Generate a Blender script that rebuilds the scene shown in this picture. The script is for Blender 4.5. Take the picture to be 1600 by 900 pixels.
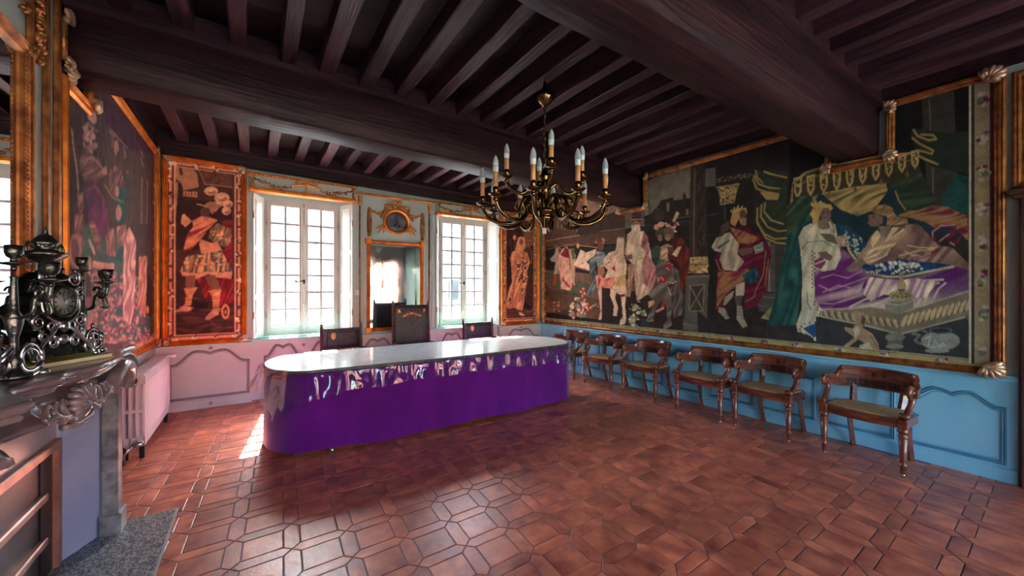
import bpy, math, random
import numpy as np
from mathutils import Vector, Matrix
random.seed(7)
PI = math.pi
for o in list(bpy.data.objects): bpy.data.objects.remove(o)
scn = bpy.context.scene
col = scn.collection

# ------------------------------------------------------------------ camera
FPX, YAW, HY, CH = 605.0, math.radians(33.7), 452.0, 1.5
cam_d = bpy.data.cameras.new('camera'); cam_d.sensor_width = 36; cam_d.lens = 36*FPX/1600
cam_d.shift_y = 2/1600; cam_d.clip_start = .02; cam_d.clip_end = 300
cam = bpy.data.objects.new('camera', cam_d); col.objects.link(cam)
cam.location = (0, 0, CH); cam.rotation_euler = (PI/2, 0, -YAW)
scn.camera = cam

# ------------------------------------------------------------------ sky, sun, exposure
XR, XL, YW, YB = 4.89, -1.0, 6.25, -2.4
SUN_EL, SUN_AZ = math.radians(48), math.radians(7.6)       # azimuth from +y toward +x
wd = bpy.data.worlds.new('sky'); scn.world = wd; wd.use_nodes = True
nt = wd.node_tree; nt.nodes.clear()
sky = nt.nodes.new('ShaderNodeTexSky'); sky.sky_type = 'NISHITA'; sky.sun_disc = False
sky.sun_elevation = SUN_EL; sky.sun_rotation = SUN_AZ; sky.air_density = 1.3; sky.dust_density = 2.2; sky.ozone_density = 1.6
bg = nt.nodes.new('ShaderNodeBackground'); bg.inputs[1].default_value = 1.0
wo = nt.nodes.new('ShaderNodeOutputWorld')
nt.links.new(sky.outputs[0], bg.inputs[0]); nt.links.new(bg.outputs[0], wo.inputs[0])
sl = bpy.data.lights.new('sun', 'SUN'); sl.energy = 38; sl.angle = math.radians(.6); sl.color = (1, .95, .86)
so = bpy.data.objects.new('sun', sl); col.objects.link(so)
sd = Vector((math.sin(SUN_AZ)*math.cos(SUN_EL), math.cos(SUN_AZ)*math.cos(SUN_EL), math.sin(SUN_EL)))
so.rotation_euler = sd.to_track_quat('Z', 'Y').to_euler(); so.location = sd*20
WIN = [(.10, 1.13), (2.72, 3.75)]                           # far windows, x ranges
RWIN = [(-.75, .65), (1.35, 2.75), (3.45, 4.75)]                          # rear windows: last seen in pier mirror, others added for fill light
def portal(x0, x1, y, z0, z1, face):
    l = bpy.data.lights.new('window_daylight', 'AREA'); l.shape = 'RECTANGLE'; l.size = x1-x0; l.size_y = z1-z0
    l.cycles.is_portal = True
    o = bpy.data.objects.new('window_daylight', l); col.objects.link(o)
    o.location = ((x0+x1)/2, y, (z0+z1)/2); o.rotation_euler = (-PI/2 if face < 0 else PI/2, 0, 0)
for a, b in WIN: portal(a, b, 6.62, .82, 2.80, -1)
for a, b in RWIN: portal(a, b, YB-.3, .25, 2.6, 1)  # portals for the rear windows, the added fill ones included
vs = scn.view_settings
vs.view_transform = 'Standard'; vs.look = 'None'; vs.gamma = 1; vs.use_curve_mapping = False
vs.exposure = 2.5

# ------------------------------------------------------------------ helpers
OFF = {}
def link(o, parent=None):
    col.objects.link(o)
    if parent is not None: o.parent = parent
    return o
def tag(o, label=None, cat=None, group=None, kind=None):
    if label: o['label'] = label
    if cat: o['category'] = cat
    if group: o['group'] = group
    if kind: o['kind'] = kind
    return o
def thing(name, label=None, cat=None, loc=(0, 0, 0), rz=0, group=None, kind=None):
    o = bpy.data.objects.new(name, None); link(o); o.location = loc; o.rotation_euler = (0, 0, rz)
    o.empty_display_size = .1; OFF[o.name] = Vector(loc)
    return tag(o, label, cat, group, kind)
def copy_tree(o, parent=None):
    c = o.copy(); col.objects.link(c)
    if parent is not None: c.parent = parent
    OFF[c.name] = OFF.get(o.name, Vector())
    for ch in list(o.children): copy_tree(ch, c)
    return c

class MB:
    def __init__(s): s.v = []; s.f = []; s.sm = []
    def add(s, vs, fs, smooth=False):
        n = len(s.v); s.v += [tuple(p) for p in vs]
        for f in fs: s.f.append(tuple(i+n for i in f)); s.sm.append(smooth)
        return s
    def box(s, x0, x1, y0, y1, z0, z1, rz=0, piv=None):
        P = [(x0,y0,z0),(x1,y0,z0),(x1,y1,z0),(x0,y1,z0),(x0,y0,z1),(x1,y0,z1),(x1,y1,z1),(x0,y1,z1)]
        if rz:
            cx, cy = piv or ((x0+x1)/2, (y0+y1)/2); c, q = math.cos(rz), math.sin(rz)
            P = [(cx+(x-cx)*c-(y-cy)*q, cy+(x-cx)*q+(y-cy)*c, z) for x, y, z in P]
        return s.add(P, [(0,3,2,1),(4,5,6,7),(0,1,5,4),(1,2,6,5),(2,3,7,6),(3,0,4,7)])
    def bbox(s, x0, x1, y0, y1, z0, z1, b=.005):
        # chamfered box
        X = [x0, x0+b, x1-b, x1]; Y = [y0, y0+b, y1-b, y1]; Z = [z0, z0+b, z1-b, z1]
        P = []; idx = {}
        for k in (0, 1):
            for j in (0, 1):
                for i in (0, 1):
                    xo, yo, zo = X[3*i], Y[3*j], Z[3*k]; xi, yi, zi = X[1+i], Y[1+j], Z[1+k]
                    idx[i,j,k] = len(P); P += [(xo,yi,zi),(xi,yo,zi),(xi,yi,zo)]
        q = lambda i,j,k,a: idx[i,j,k]+a
        F = []
        for t in (0,1):
            F += [[q(t,0,0,0),q(t,1,0,0),q(t,1,1,0),q(t,0,1,0)],[q(0,t,0,1),q(1,t,0,1),q(1,t,1,1),q(0,t,1,1)],[q(0,0,t,2),q(1,0,t,2),q(1,1,t,2),q(0,1,t,2)]]
        for a in (0,1):
            for c in (0,1):
                F += [[q(a,c,0,0),q(a,c,1,0),q(a,c,1,1),q(a,c,0,1)],[q(a,0,c,0),q(a,1,c,0),q(a,1,c,2),q(a,0,c,2)],[q(0,a,c,1),q(1,a,c,1),q(1,a,c,2),q(0,a,c,2)]]
        for i in (0,1):
            for j in (0,1):
                for k in (0,1): F.append([q(i,j,k,0),q(i,j,k,1),q(i,j,k,2)])
        cx = Vector(((x0+x1)/2,(y0+y1)/2,(z0+z1)/2))
        G = []
        for f in F:
            a = [Vector(P[i]) for i in f]; n = (a[1]-a[0]).cross(a[2]-a[0]); m = sum(a, Vector())/len(a)
            G.append(f if n.dot(m-cx) > 0 else f[::-1])
        return s.add(P, G)
    def prism(s, poly, z0, z1, fn=None, smooth=False):
        n = len(poly); fn = fn or (lambda x, y, z: (x, y, z))
        P = [fn(x, y, z0) for x, y in poly]+[fn(x, y, z1) for x, y in poly]
        F = [tuple(range(n))[::-1], tuple(range(n, 2*n))]+[(i, (i+1)%n, n+(i+1)%n, n+i) for i in range(n)]
        n0 = len(s.f); s.add(P, F)
        if smooth:
            for i in range(n0+2, len(s.f)): s.sm[i] = True
        return s
    def lathe(s, prof, c=(0,0,0), seg=16, axis=None, sc=(1,1), smooth=True, flute=None, caps=True):
        # prof [(r,z)] ; axis: Matrix 3x3 mapping local xyz
        P = []; m = len(prof)
        for k, (r, z) in enumerate(prof):
            for i in range(seg):
                a = 2*PI*i/seg; rr = r*(flute(a, z) if flute else 1)
                p = Vector((rr*math.cos(a)*sc[0], rr*math.sin(a)*sc[1], z))
                if axis is not None: p = axis @ p
                P.append((c[0]+p.x, c[1]+p.y, c[2]+p.z))
        F = [(k*seg+i, k*seg+(i+1)%seg, (k+1)*seg+(i+1)%seg, (k+1)*seg+i) for k in range(m-1) for i in range(seg)]
        if caps and prof[0][0] > 1e-6: F.append(tuple(range(seg))[::-1])
        if caps and prof[-1][0] > 1e-6: F.append(tuple((m-1)*seg+i for i in range(seg)))
        return s.add(P, F, smooth)
    def tube(s, path, rad, seg=8, smooth=True, sc=(1,1), caps=True, closed=False):
        pts = [Vector(p) for p in path]; n = len(pts)
        R = rad if hasattr(rad, '__len__') else [rad]*n
        T = []
        for i in range(n):
            a = pts[(i-1) % n] if (closed or i > 0) else pts[i]; b = pts[(i+1) % n] if (closed or i < n-1) else pts[i]
            T.append((b-a).normalized() if (b-a).length > 1e-9 else Vector((0,0,1)))
        up = Vector((0,0,1)) if abs(T[0].z) < .9 else Vector((0,1,0))
        N = (up-T[0]*up.dot(T[0])).normalized(); P = []
        for i in range(n):
            N = (N-T[i]*N.dot(T[i]));  N = N.normalized() if N.length > 1e-6 else T[i].orthogonal().normalized()
            B = T[i].cross(N)
            for k in range(seg):
                a = 2*PI*k/seg
                P.append(pts[i]+N*(math.cos(a)*R[i]*sc[0])+B*(math.sin(a)*R[i]*sc[1]))
        m = n if closed else n-1
        F = [(i*seg+k, i*seg+(k+1)%seg, ((i+1)%n)*seg+(k+1)%seg, ((i+1)%n)*seg+k) for i in range(m) for k in range(seg)]
        if caps and not closed: F += [tuple(range(seg))[::-1], tuple((n-1)*seg+k for k in range(seg))]
        return s.add(P, F, smooth)
    def ell(s, c, r, seg=10, rings=6, M=None, smooth=True):
        P = []; c = Vector(c)
        for j in range(rings+1):
            t = PI*j/rings
            for i in range(seg):
                a = 2*PI*i/seg; p = Vector((r[0]*math.sin(t)*math.cos(a), r[1]*math.sin(t)*math.sin(a), -r[2]*math.cos(t)))
                P.append(c+(M @ p if M is not None else p))
        F = [(j*seg+i, j*seg+(i+1)%seg, (j+1)*seg+(i+1)%seg, (j+1)*seg+i) for j in range(rings) for i in range(seg)]
        return s.add(P, F, smooth)
    def sweep(s, prof, path, fn, closed=True, smooth=False):
        # mitred planar sweep: path [(u,v)], prof [(a: offset to the left, b: out)], fn(u,v,b)->xyz
        n = len(path); m = len(prof); P = []
        for i in range(n):
            p = Vector(path[i]); a = Vector(path[i-1]) if (closed or i) else None; b = Vector(path[(i+1)%n]) if (closed or i < n-1) else None
            d0 = (p-a).normalized() if a is not None else None; d1 = (b-p).normalized() if b is not None else None
            d0 = d0 if d0 is not None else d1; d1 = d1 if d1 is not None else d0
            n0 = Vector((-d0.y, d0.x)); n1 = Vector((-d1.y, d1.x)); mi = n0+n1
            mi = mi/max(mi.dot(n0), .35) if mi.length > 1e-6 else n0
            for (o, h) in prof: q = p+mi*o; P.append(fn(q.x, q.y, h))
        k = n if closed else n-1
        F = [(i*m+j, ((i+1)%n)*m+j, ((i+1)%n)*m+j+1, i*m+j+1) for i in range(k) for j in range(m-1)]
        if not closed: F += [tuple(range(m)), tuple((n-1)*m+j for j in range(m))[::-1]]
        return s.add(P, F, smooth)
    def xf(s, M):
        s.v = [tuple(M @ Vector(p)) for p in s.v]; return s
    def build(s, name, mat=None, parent=None, world=False, kind=None, label=None, fixn=True):
        me = bpy.data.meshes.new(name)
        off = OFF.get(parent.name, Vector()) if (parent is not None and world) else Vector()
        me.from_pydata([(p[0]-off.x, p[1]-off.y, p[2]-off.z) for p in s.v], [], s.f)
        me.polygons.foreach_set('use_smooth', s.sm)
        if mat: me.materials.append(mat)
        if fixn:
            import bmesh
            bm = bmesh.new(); bm.from_mesh(me); bmesh.ops.recalc_face_normals(bm, faces=bm.faces); bm.to_mesh(me); bm.free()
        me.update()
        o = bpy.data.objects.new(name, me); link(o, parent)
        OFF[o.name] = OFF.get(parent.name, Vector()) if parent is not None else Vector()
        if kind: o['kind'] = kind
        if label: o['label'] = label
        return o
def inst(name, src, parent=None, loc=(0,0,0), rz=0):
    o = bpy.data.objects.new(name, src.data); link(o, parent); o.location = loc; o.rotation_euler = (0, 0, rz)
    OFF[o.name] = OFF.get(parent.name, Vector()) if parent is not None else Vector(); return o
def bez(pts, n=24):
    # Catmull-Rom through pts
    P = [Vector(p) for p in pts]; out = []
    for i in range(len(P)-1):
        a = P[max(i-1,0)]; b = P[i]; c = P[i+1]; d = P[min(i+2,len(P)-1)]
        for k in range(n):
            t = k/n
            out.append(.5*((2*b)+(-a+c)*t+(2*a-5*b+4*c-d)*t*t+(-a+3*b-3*c+d)*t**3))
    out.append(P[-1]); return out

# ------------------------------------------------------------------ materials
MATS = {}
def mat(name, c1, c2=None, rough=.5, metal=0, nscale=8, stretch=(1,1,1), detail=4, bump=0, bscale=None, bstretch=None, spec=.5, sheen=0, coat=0, lo=.35, hi=.65, rvar=0, tint=0, trans=0, alpha=1, world=False):
    m = bpy.data.materials.new(name); m.use_nodes = True; N = m.node_tree.nodes; L = m.node_tree.links
    b = N['Principled BSDF']; b.inputs['Roughness'].default_value = rough; b.inputs['Metallic'].default_value = metal
    b.inputs['Specular IOR Level'].default_value = spec; b.inputs['Sheen Weight'].default_value = sheen; b.inputs['Coat Weight'].default_value = coat
    b.inputs['Coat Roughness'].default_value = .12
    b.inputs['Transmission Weight'].default_value = trans; b.inputs['Alpha'].default_value = alpha
    b.inputs['Base Color'].default_value = (*c1, 1)
    tc = N.new('ShaderNodeTexCoord')
    if world:
        geo = N.new('ShaderNodeNewGeometry'); src = geo.outputs['Position']
    else: src = tc.outputs['Object']
    def noise(sc, st, det):
        mp = N.new('ShaderNodeMapping'); mp.inputs['Scale'].default_value = st; L.new(src, mp.inputs['Vector'])
        if tint:
            oi = N.new('ShaderNodeObjectInfo'); ml = N.new('ShaderNodeMath'); ml.operation = 'MULTIPLY'; ml.inputs[1].default_value = 37.
            L.new(oi.outputs['Random'], ml.inputs[0]); L.new(ml.outputs[0], mp.inputs['Location'])
        n = N.new('ShaderNodeTexNoise'); n.inputs['Scale'].default_value = sc; n.inputs['Detail'].default_value = det
        L.new(mp.outputs[0], n.inputs['Vector']); return n
    outc = None
    if c2 is not None:
        n = noise(nscale, stretch, detail); r = N.new('ShaderNodeValToRGB')
        r.color_ramp.elements[0].position = lo; r.color_ramp.elements[0].color = (*c1, 1)
        r.color_ramp.elements[1].position = hi; r.color_ramp.elements[1].color = (*c2, 1)
        L.new(n.outputs['Fac'], r.inputs[0]); outc = r.outputs[0]
        if rvar:
            mr = N.new('ShaderNodeMapRange'); mr.inputs[3].default_value = rough-rvar; mr.inputs[4].default_value = rough+rvar
            L.new(n.outputs['Fac'], mr.inputs[0]); L.new(mr.outputs[0], b.inputs['Roughness'])
    if tint and outc is not None:
        oi = N.new('ShaderNodeObjectInfo'); at = N.new('ShaderNodeAttribute'); at.attribute_name = 'tint'
        ad = N.new('ShaderNodeMath'); L.new(oi.outputs['Random'], ad.inputs[0]); L.new(at.outputs['Fac'], ad.inputs[1])
        fr = N.new('ShaderNodeMath'); fr.operation = 'FRACT'; L.new(ad.outputs[0], fr.inputs[0])
        mr = N.new('ShaderNodeMapRange'); mr.inputs[3].default_value = 1-tint; mr.inputs[4].default_value = 1+tint*.6
        L.new(fr.outputs[0], mr.inputs[0])
        vm = N.new('ShaderNodeVectorMath'); vm.operation = 'SCALE'; L.new(outc, vm.inputs[0]); L.new(mr.outputs[0], vm.inputs['Scale']); outc = vm.outputs[0]
    if outc is not None: L.new(outc, b.inputs['Base Color'])
    if bump:
        n2 = noise(bscale or nscale*3, bstretch or stretch, 5); bp = N.new('ShaderNodeBump'); bp.inputs['Strength'].default_value = bump; bp.inputs['Distance'].default_value = .01
        L.new(n2.outputs['Fac'], bp.inputs['Height']); L.new(bp.outputs[0], b.inputs['Normal'])
    MATS[name] = m; return m
M = MATS
mat('grout', (.13,.11,.15), (.20,.17,.21), rough=.8, nscale=30)
mat('tile', (.29,.050,.036), (.74,.225,.115), rough=.34, nscale=7, detail=3, lo=.3, hi=.72, bump=.12, bscale=90, tint=.28, rvar=.1, spec=.6)
mat('beam', (.013,.0045,.0065), (.054,.019,.023), rough=.5, nscale=3, stretch=(.5,5,5), detail=8, bump=.9, bscale=6, bstretch=(.5,7,7), lo=.3, hi=.75, spec=.22)
mat('joist', (.024,.008,.012), (.105,.042,.054), rough=.5, nscale=4, stretch=(6,.45,6), detail=8, bump=.7, bscale=9, bstretch=(8,.4,8), lo=.3, hi=.72, tint=.35, spec=.3)
mat('boards', (.012,.004,.006), (.045,.015,.017), rough=.55, nscale=3, stretch=(.6,5,1), detail=7, bump=.5, lo=.3, hi=.75, spec=.25)
mat('plaster', (.38,.425,.41), (.44,.48,.46), rough=.6, nscale=2, bump=.05, bscale=40)
mat('plaster_back', (.55,.57,.56), (.60,.61,.59), rough=.7, nscale=2)
mat('dado_warm_light', (.46,.42,.41), (.52,.475,.465), rough=.45, nscale=2.5, bump=.04, bscale=30)  # same pale blue-grey dado paint, warm floor bounce put into its colour
mat('mould_warm_shade', (.24,.21,.21), (.30,.26,.26), rough=.45, nscale=6)  # greige moulding lines, with the moulding shade put into the colour
mat('dado_cool_light', (.22,.56,.80), (.30,.67,.88), rough=.42, nscale=2.2, stretch=(1,1,.4), bump=.05, bscale=25)  # pale blue-grey dado paint with cool rear light put into its colour
mat('mould_cool_shade', (.085,.25,.40), (.13,.34,.50), rough=.42, nscale=6)  # mouldings of that dado, their shade put into a darker colour
mat('white_paint', (.60,.64,.62), (.68,.71,.69), rough=.4, nscale=3)
mat('window_paint', (.42,.385,.36), (.50,.46,.435), rough=.45, nscale=3)
mat('sill_teal', (.26,.55,.52), (.40,.66,.62), rough=.35, nscale=4)
mat('gold', (.60,.14,.016), (.95,.34,.05), rough=.36, metal=.75, nscale=9, stretch=(1,1,1), detail=6, lo=.3, hi=.7, bump=.15, bscale=60)
mat('gold_dark', (.22,.07,.025), (.58,.22,.06), rough=.42, metal=.6, nscale=14, detail=6, lo=.35, hi=.65, bump=.3, bscale=50)
mat('gold_knot', (.30,.15,.08), (.85,.55,.36), rough=.38, metal=.55, nscale=22, detail=5, lo=.35, hi=.65, bump=.3, bscale=60)
mat('wood_chair', (.085,.017,.010), (.24,.060,.028), rough=.26, nscale=6, stretch=(1,1,5), detail=6, lo=.3, hi=.7, coat=.5, bump=.05)
mat('letter_black', (.008,.005,.005), rough=.5)
mat('cane', (.40,.22,.09), (.58,.36,.17), rough=.55, nscale=60, lo=.4, hi=.6, bump=.3, bscale=140)
mat('leather', (.010,.006,.012), (.034,.016,.024), rough=.36, nscale=16, detail=6, bump=.8, bscale=45, spec=.4)
mat('chair_dark', (.030,.010,.010), (.09,.028,.022), rough=.35, nscale=8, coat=.3)
mat('velvet', (.072,.001,.125), (.108,.002,.17), rough=.85, nscale=3.2, stretch=(1,1,.6), detail=6, sheen=.25, spec=.15, bump=.05, bscale=200)
mat('table_white', (.72,.79,.80), (.92,.95,.95), rough=.16, nscale=9, detail=7, lo=.35, hi=.65, bump=.10, bscale=14, coat=.25)
mat('table_trim', (.03,.03,.032), (.10,.09,.08), rough=.4, nscale=30)
mat('brass', (.075,.045,.018), (.36,.23,.09), rough=.24, metal=1, nscale=14, detail=4, lo=.25, hi=.8)
mat('sleeve', (.62,.27,.085), (.76,.38,.14), rough=.5, nscale=12)
mat('bulb_base', (.70,.82,.86), rough=.3)
mat('lead_metal', (.045,.05,.045), (.20,.22,.20), rough=.22, metal=.9, nscale=25, detail=5, lo=.3, hi=.75, bump=.3, bscale=60)
mat('silvered', (.24,.26,.28), (.62,.66,.70), rough=.22, metal=.95, nscale=30, detail=4)
mat('green_bronze', (.012,.018,.013), (.07,.085,.05), rough=.25, metal=.8, nscale=18, detail=6, lo=.35, hi=.75, bump=.6, bscale=40)
mat('dial_white', (.88,.88,.85), rough=.3)
mat('book_green', (.26,.32,.05), (.36,.42,.08), rough=.5, nscale=10)
mat('paper', (.74,.70,.56), rough=.7)
mat('marble_dark', (.11,.08,.09), (.34,.25,.25), rough=.24, nscale=9, stretch=(1,.5,2), detail=9, lo=.3, hi=.75, coat=.4, spec=.6, bump=.06)
mat('marble_grey', (.07,.075,.09), (.24,.25,.27), rough=.35, nscale=16, detail=8, lo=.35, hi=.7)
mat('jamb_blue', (.28,.36,.56), (.36,.43,.62), rough=.45, nscale=3)
mat('fascia', (.30,.27,.30), (.46,.36,.38), rough=.22, nscale=2.5, detail=3)
mat('copper_trim', (.34,.16,.12), (.55,.28,.20), rough=.32, metal=.6, nscale=8)
mat('dark_sheet', (.020,.018,.022), (.085,.055,.05), rough=.34, metal=.6, nscale=3, stretch=(1,.6,3), detail=5)
mat('terrazzo', (.05,.07,.085), (.36,.38,.37), rough=.35, nscale=120, stretch=(1,.6,1), detail=3, lo=.42, hi=.60, bump=.05)
mat('radiator', (.62,.55,.60), (.68,.61,.65), rough=.38, nscale=4)
mat('black_iron', (.012,.012,.014), rough=.4, metal=.5)
mat('door_wood', (.055,.020,.016), (.12,.045,.032), rough=.35, nscale=4, stretch=(5,5,.5), detail=6, coat=.3)
mat('medal_grey', (.035,.036,.05), (.16,.14,.16), rough=.45, nscale=14, detail=6, bump=.8, bscale=24)
mat('stone_out', (.34,.34,.33), (.42,.41,.40), rough=.9, nscale=1.5)
mat('roof_out', (.30,.16,.12), (.38,.2,.15), rough=.9, nscale=3)
mat('asphalt', (.060,.062,.065), (.085,.087,.09), rough=.9, nscale=4)
mat('gravel', (.25,.245,.24), (.32,.31,.30), rough=.95, nscale=20)
mat('lawn', (.045,.12,.02), (.08,.18,.035), rough=.9, nscale=30, detail=6)
mat('brick_out', (.32,.11,.09), (.40,.16,.12), rough=.9, nscale=8)
mat('car_paint', (.16,.20,.24), rough=.25, coat=.6)
mat('car_glass', (.03,.04,.05), rough=.08)
mat('plastic_white', (.78,.76,.74), rough=.4)
mat('paper_tag', (.70,.55,.55), rough=.7)
def glassy(name, mixfac, tint=(1,1,1), rough=.02, fr=.6):
    m = bpy.data.materials.new(name); m.use_nodes = True; N = m.node_tree.nodes; L = m.node_tree.links; N.clear()
    t = N.new('ShaderNodeBsdfTransparent'); t.inputs[0].default_value = (*tint, 1)
    g = N.new('ShaderNodeBsdfGlossy'); g.inputs['Roughness'].default_value = rough
    lw = N.new('ShaderNodeFresnel'); lw.inputs['IOR'].default_value = 1.5
    ma = N.new('ShaderNodeMath'); ma.operation = 'MULTIPLY_ADD'; ma.inputs[1].default_value = fr; ma.inputs[2].default_value = mixfac; ma.use_clamp = True
    mx = N.new('ShaderNodeMixShader'); o = N.new('ShaderNodeOutputMaterial')
    L.new(lw.outputs[0], ma.inputs[0]); L.new(ma.outputs[0], mx.inputs[0]); L.new(t.outputs[0], mx.inputs[1]); L.new(g.outputs[0], mx.inputs[2]); L.new(mx.outputs[0], o.inputs[0])
    MATS[name] = m; return m
glassy('pane', .0, (.97,.985,.98)); glassy('film', .03, (.95,.94,.97), .05, .42)
mat('bulb_glass', (.66,.74,.74), rough=.08, trans=.35, spec=.6)
def mirror_mat(name, tint, rough, spots):
    m = bpy.data.materials.new(name); m.use_nodes = True; N = m.node_tree.nodes; L = m.node_tree.links
    b = N['Principled BSDF']; b.inputs['Metallic'].default_value = 1; b.inputs['Roughness'].default_value = rough; b.inputs['Base Color'].default_value = (*tint, 1)
    if spots:
        tc = N.new('ShaderNodeTexCoord'); n = N.new('ShaderNodeTexNoise'); n.inputs['Scale'].default_value = 3.5; n.inputs['Detail'].default_value = 6
        r = N.new('ShaderNodeMapRange'); r.inputs[1].default_value = .4; r.inputs[2].default_value = .75; r.inputs[3].default_value = rough; r.inputs[4].default_value = rough+.07
        L.new(tc.outputs['Object'], n.inputs['Vector']); L.new(n.outputs['Fac'], r.inputs[0]); L.new(r.outputs[0], b.inputs['Roughness'])
    MATS[name] = m
mirror_mat('mirror_old', (.50,.56,.54), .03, True); mirror_mat('mirror', (.74,.80,.82), .015, False)
# ------------------------------------------------------------------ plane maps
def PR(u, v, n): return (XR-n, u, v)        # right wall   u = y
def PW(u, v, n): return (u, YW-n, v)        # window wall  u = x
def PL(u, v, n): return (XL+n, u, v)        # left wall    u = y
def to_px(p):
    x, y, z = p; s, c = math.sin(YAW), math.cos(YAW); d = x*s+y*c
    return 800+FPX*(x*c-y*s)/d, HY-FPX*(z-CH)/d, d

# ------------------------------------------------------------------ floor: square tiles ringed by pointed picket tiles
floor = MB().box(XL-.1, XR+.1, YB-.1, YW+.2, -.06, -.0035).build('floor', M['grout'], kind='structure')
OFF['floor'] = Vector()
TO = Vector((1.0475, 2.3085)); TU = Vector((.2922, .0060)); TV = Vector((-.0140, -.2752)); WQ = .15; GR = .0030
def tile_mesh(pts, name):
    c = sum(pts, Vector((0,0)))/len(pts); n = len(pts)
    ring = []
    def inset(d):
        out = []
        for i in range(n):
            p, a, b = pts[i], pts[i-1], pts[(i+1)%n]; e0 = (p-a).normalized(); e1 = (b-p).normalized()
            n0 = Vector((-e0.y, e0.x)); n1 = Vector((-e1.y, e1.x))
            if n0.dot(c-p) < 0: n0 = -n0
            if n1.dot(c-p) < 0: n1 = -n1
            mi = n0+n1; mi = mi/max(mi.dot(n0), .3); out.append(p+mi*d)
        return out
    o, i2 = inset(GR), inset(GR+.003); b = MB()
    P = [(p.x-c.x, p.y-c.y, -.004) for p in o]+[(p.x-c.x, p.y-c.y, -.0012) for p in o]+[(p.x-c.x, p.y-c.y, 0) for p in i2]
    F = [(i, (i+1)%n, n+(i+1)%n, n+i) for i in range(n)]+[(n+i, n+(i+1)%n, 2*n+(i+1)%n, 2*n+i) for i in range(n)]+[tuple(range(2*n, 3*n))]
    b.add(P, F); return b, c
def tri(a, b, c_, d, e, f): return [a, b, c_, d, e, f]
q = WQ
sq, sqc = tile_mesh([TU*a+TV*b for a, b in ((q,q),(1-q,q),(1-q,1-q),(q,1-q))], 'square')
pu, puc = tile_mesh([TU*a+TV*b for a, b in ((0,0),(q,q),(1-q,q),(1,0),(1-q,-q),(q,-q))], 'picket')
pv, pvc = tile_mesh([TU*a+TV*b for a, b in ((0,0),(q,q),(q,1-q),(0,1),(-q,1-q),(-q,q))], 'picket')
cands = {0: [], 1: []}
for i in range(-24, 24):
    for j in range(-24, 24):
        for kd, (mb, c) in enumerate(((sq, sqc), (pu, puc), (pv, pvc))):
            p = TO+TU*i+TV*j+c
            if not (XL-.06 < p.x < XR+.02 and YB-.05 < p.y < YW+.12): continue
            s_, c_ = math.sin(YAW), math.cos(YAW); d = p.x*s_+p.y*c_; vis = 1e9
            if d > .5:
                X, Y, _ = to_px((p.x, p.y, 0))
                if -30 < X < 1630 and Y < 940: vis = d
                hid = (X < 150) or (.15 < p.x < 3.6 and 3.95 < p.y < 5.0)
                if hid: vis = 1e9
            cands[0 if kd == 0 else 1].append((vis, kd, p))
rest = MB(); rt = []
for k in (0, 1):
    cs = sorted(cands[k], key=lambda t: t[0]); src = {}
    for n_, (vis, kd, p) in enumerate(cs):
        mb = (sq, pu, pv)[kd]
        if n_ < 300 and vis < 1e8:
            if kd not in src:
                src[kd] = mb.build('floor_tile' if kd == 0 else 'picket_tile', M['tile'], floor); src[kd].location = (p.x, p.y, 0)
            else: inst('floor_tile' if kd == 0 else 'picket_tile', src[kd], floor, (p.x, p.y, 0))
        else:
            rest.add([(x+p.x, y+p.y, z) for x, y, z in mb.v], mb.f); rt += [random.random()]*len(mb.f)
ro = rest.build('far_tiles', M['tile'], floor, kind='stuff', fixn=False)
at = ro.data.attributes.new('tint', 'FLOAT', 'FACE'); at.data.foreach_set('value', rt)

# ------------------------------------------------------------------ walls
ZC = 3.42
wall_right = MB().box(XR, XR+.15, YB-.1, YW+.4, -.05, ZC+.1).build('wall_right', M['plaster'], kind='structure')
wall_left = MB().box(XL-.15, XL, YB-.1, YW+.4, -.05, ZC+.1).build('wall_left', M['plaster'], kind='structure')
b = MB(); T = .45
def wb(x0, x1, z0, z1, y0=YW, y1=YW+T): b.box(x0, x1, y0, y1, z0, z1)
OPN = [(-.02, 1.26), (2.59, 3.87)]; ZT = 2.93; ZS = .80
wb(XL-.15, OPN[0][0], -.05, ZC+.1); wb(OPN[0][1], OPN[1][0], -.05, ZC+.1); wb(OPN[1][1], XR+.15, -.05, ZC+.1)
for (o0, o1), (w0, w1) in zip(OPN, WIN):
    wb(o0, o1, ZT, ZC+.1); wb(o0, o1, -.05, ZS, YW+.08, YW+T)
    # splayed reveals
    for a, c in ((o0, w0), (o1, w1)):
        b.prism([(a, YW), (a, YW+T), (c, YW+T), (c, YW+.25)], ZS, ZT)
    b.box(w0, w1, YW+.25, YW+T, 2.80, ZT); b.box(w0, w1, YW+.3, YW+T, ZS, .83)
wall_far = b.build('wall_far', M['plaster'], kind='structure')
b = MB()
xs = [XL-.15]+[x for r in RWIN for x in r]+[XR+.15]
for i in range(0, len(xs), 2): b.box(xs[i], xs[i+1], YB-.35, YB, -.05, ZC+.1)
for a, c in RWIN: b.box(a, c, YB-.35, YB, -.05, .25); b.box(a, c, YB-.35, YB, 2.6, ZC+.1)
wall_near = b.build('wall_near', M['plaster_back'], kind='structure')

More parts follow.
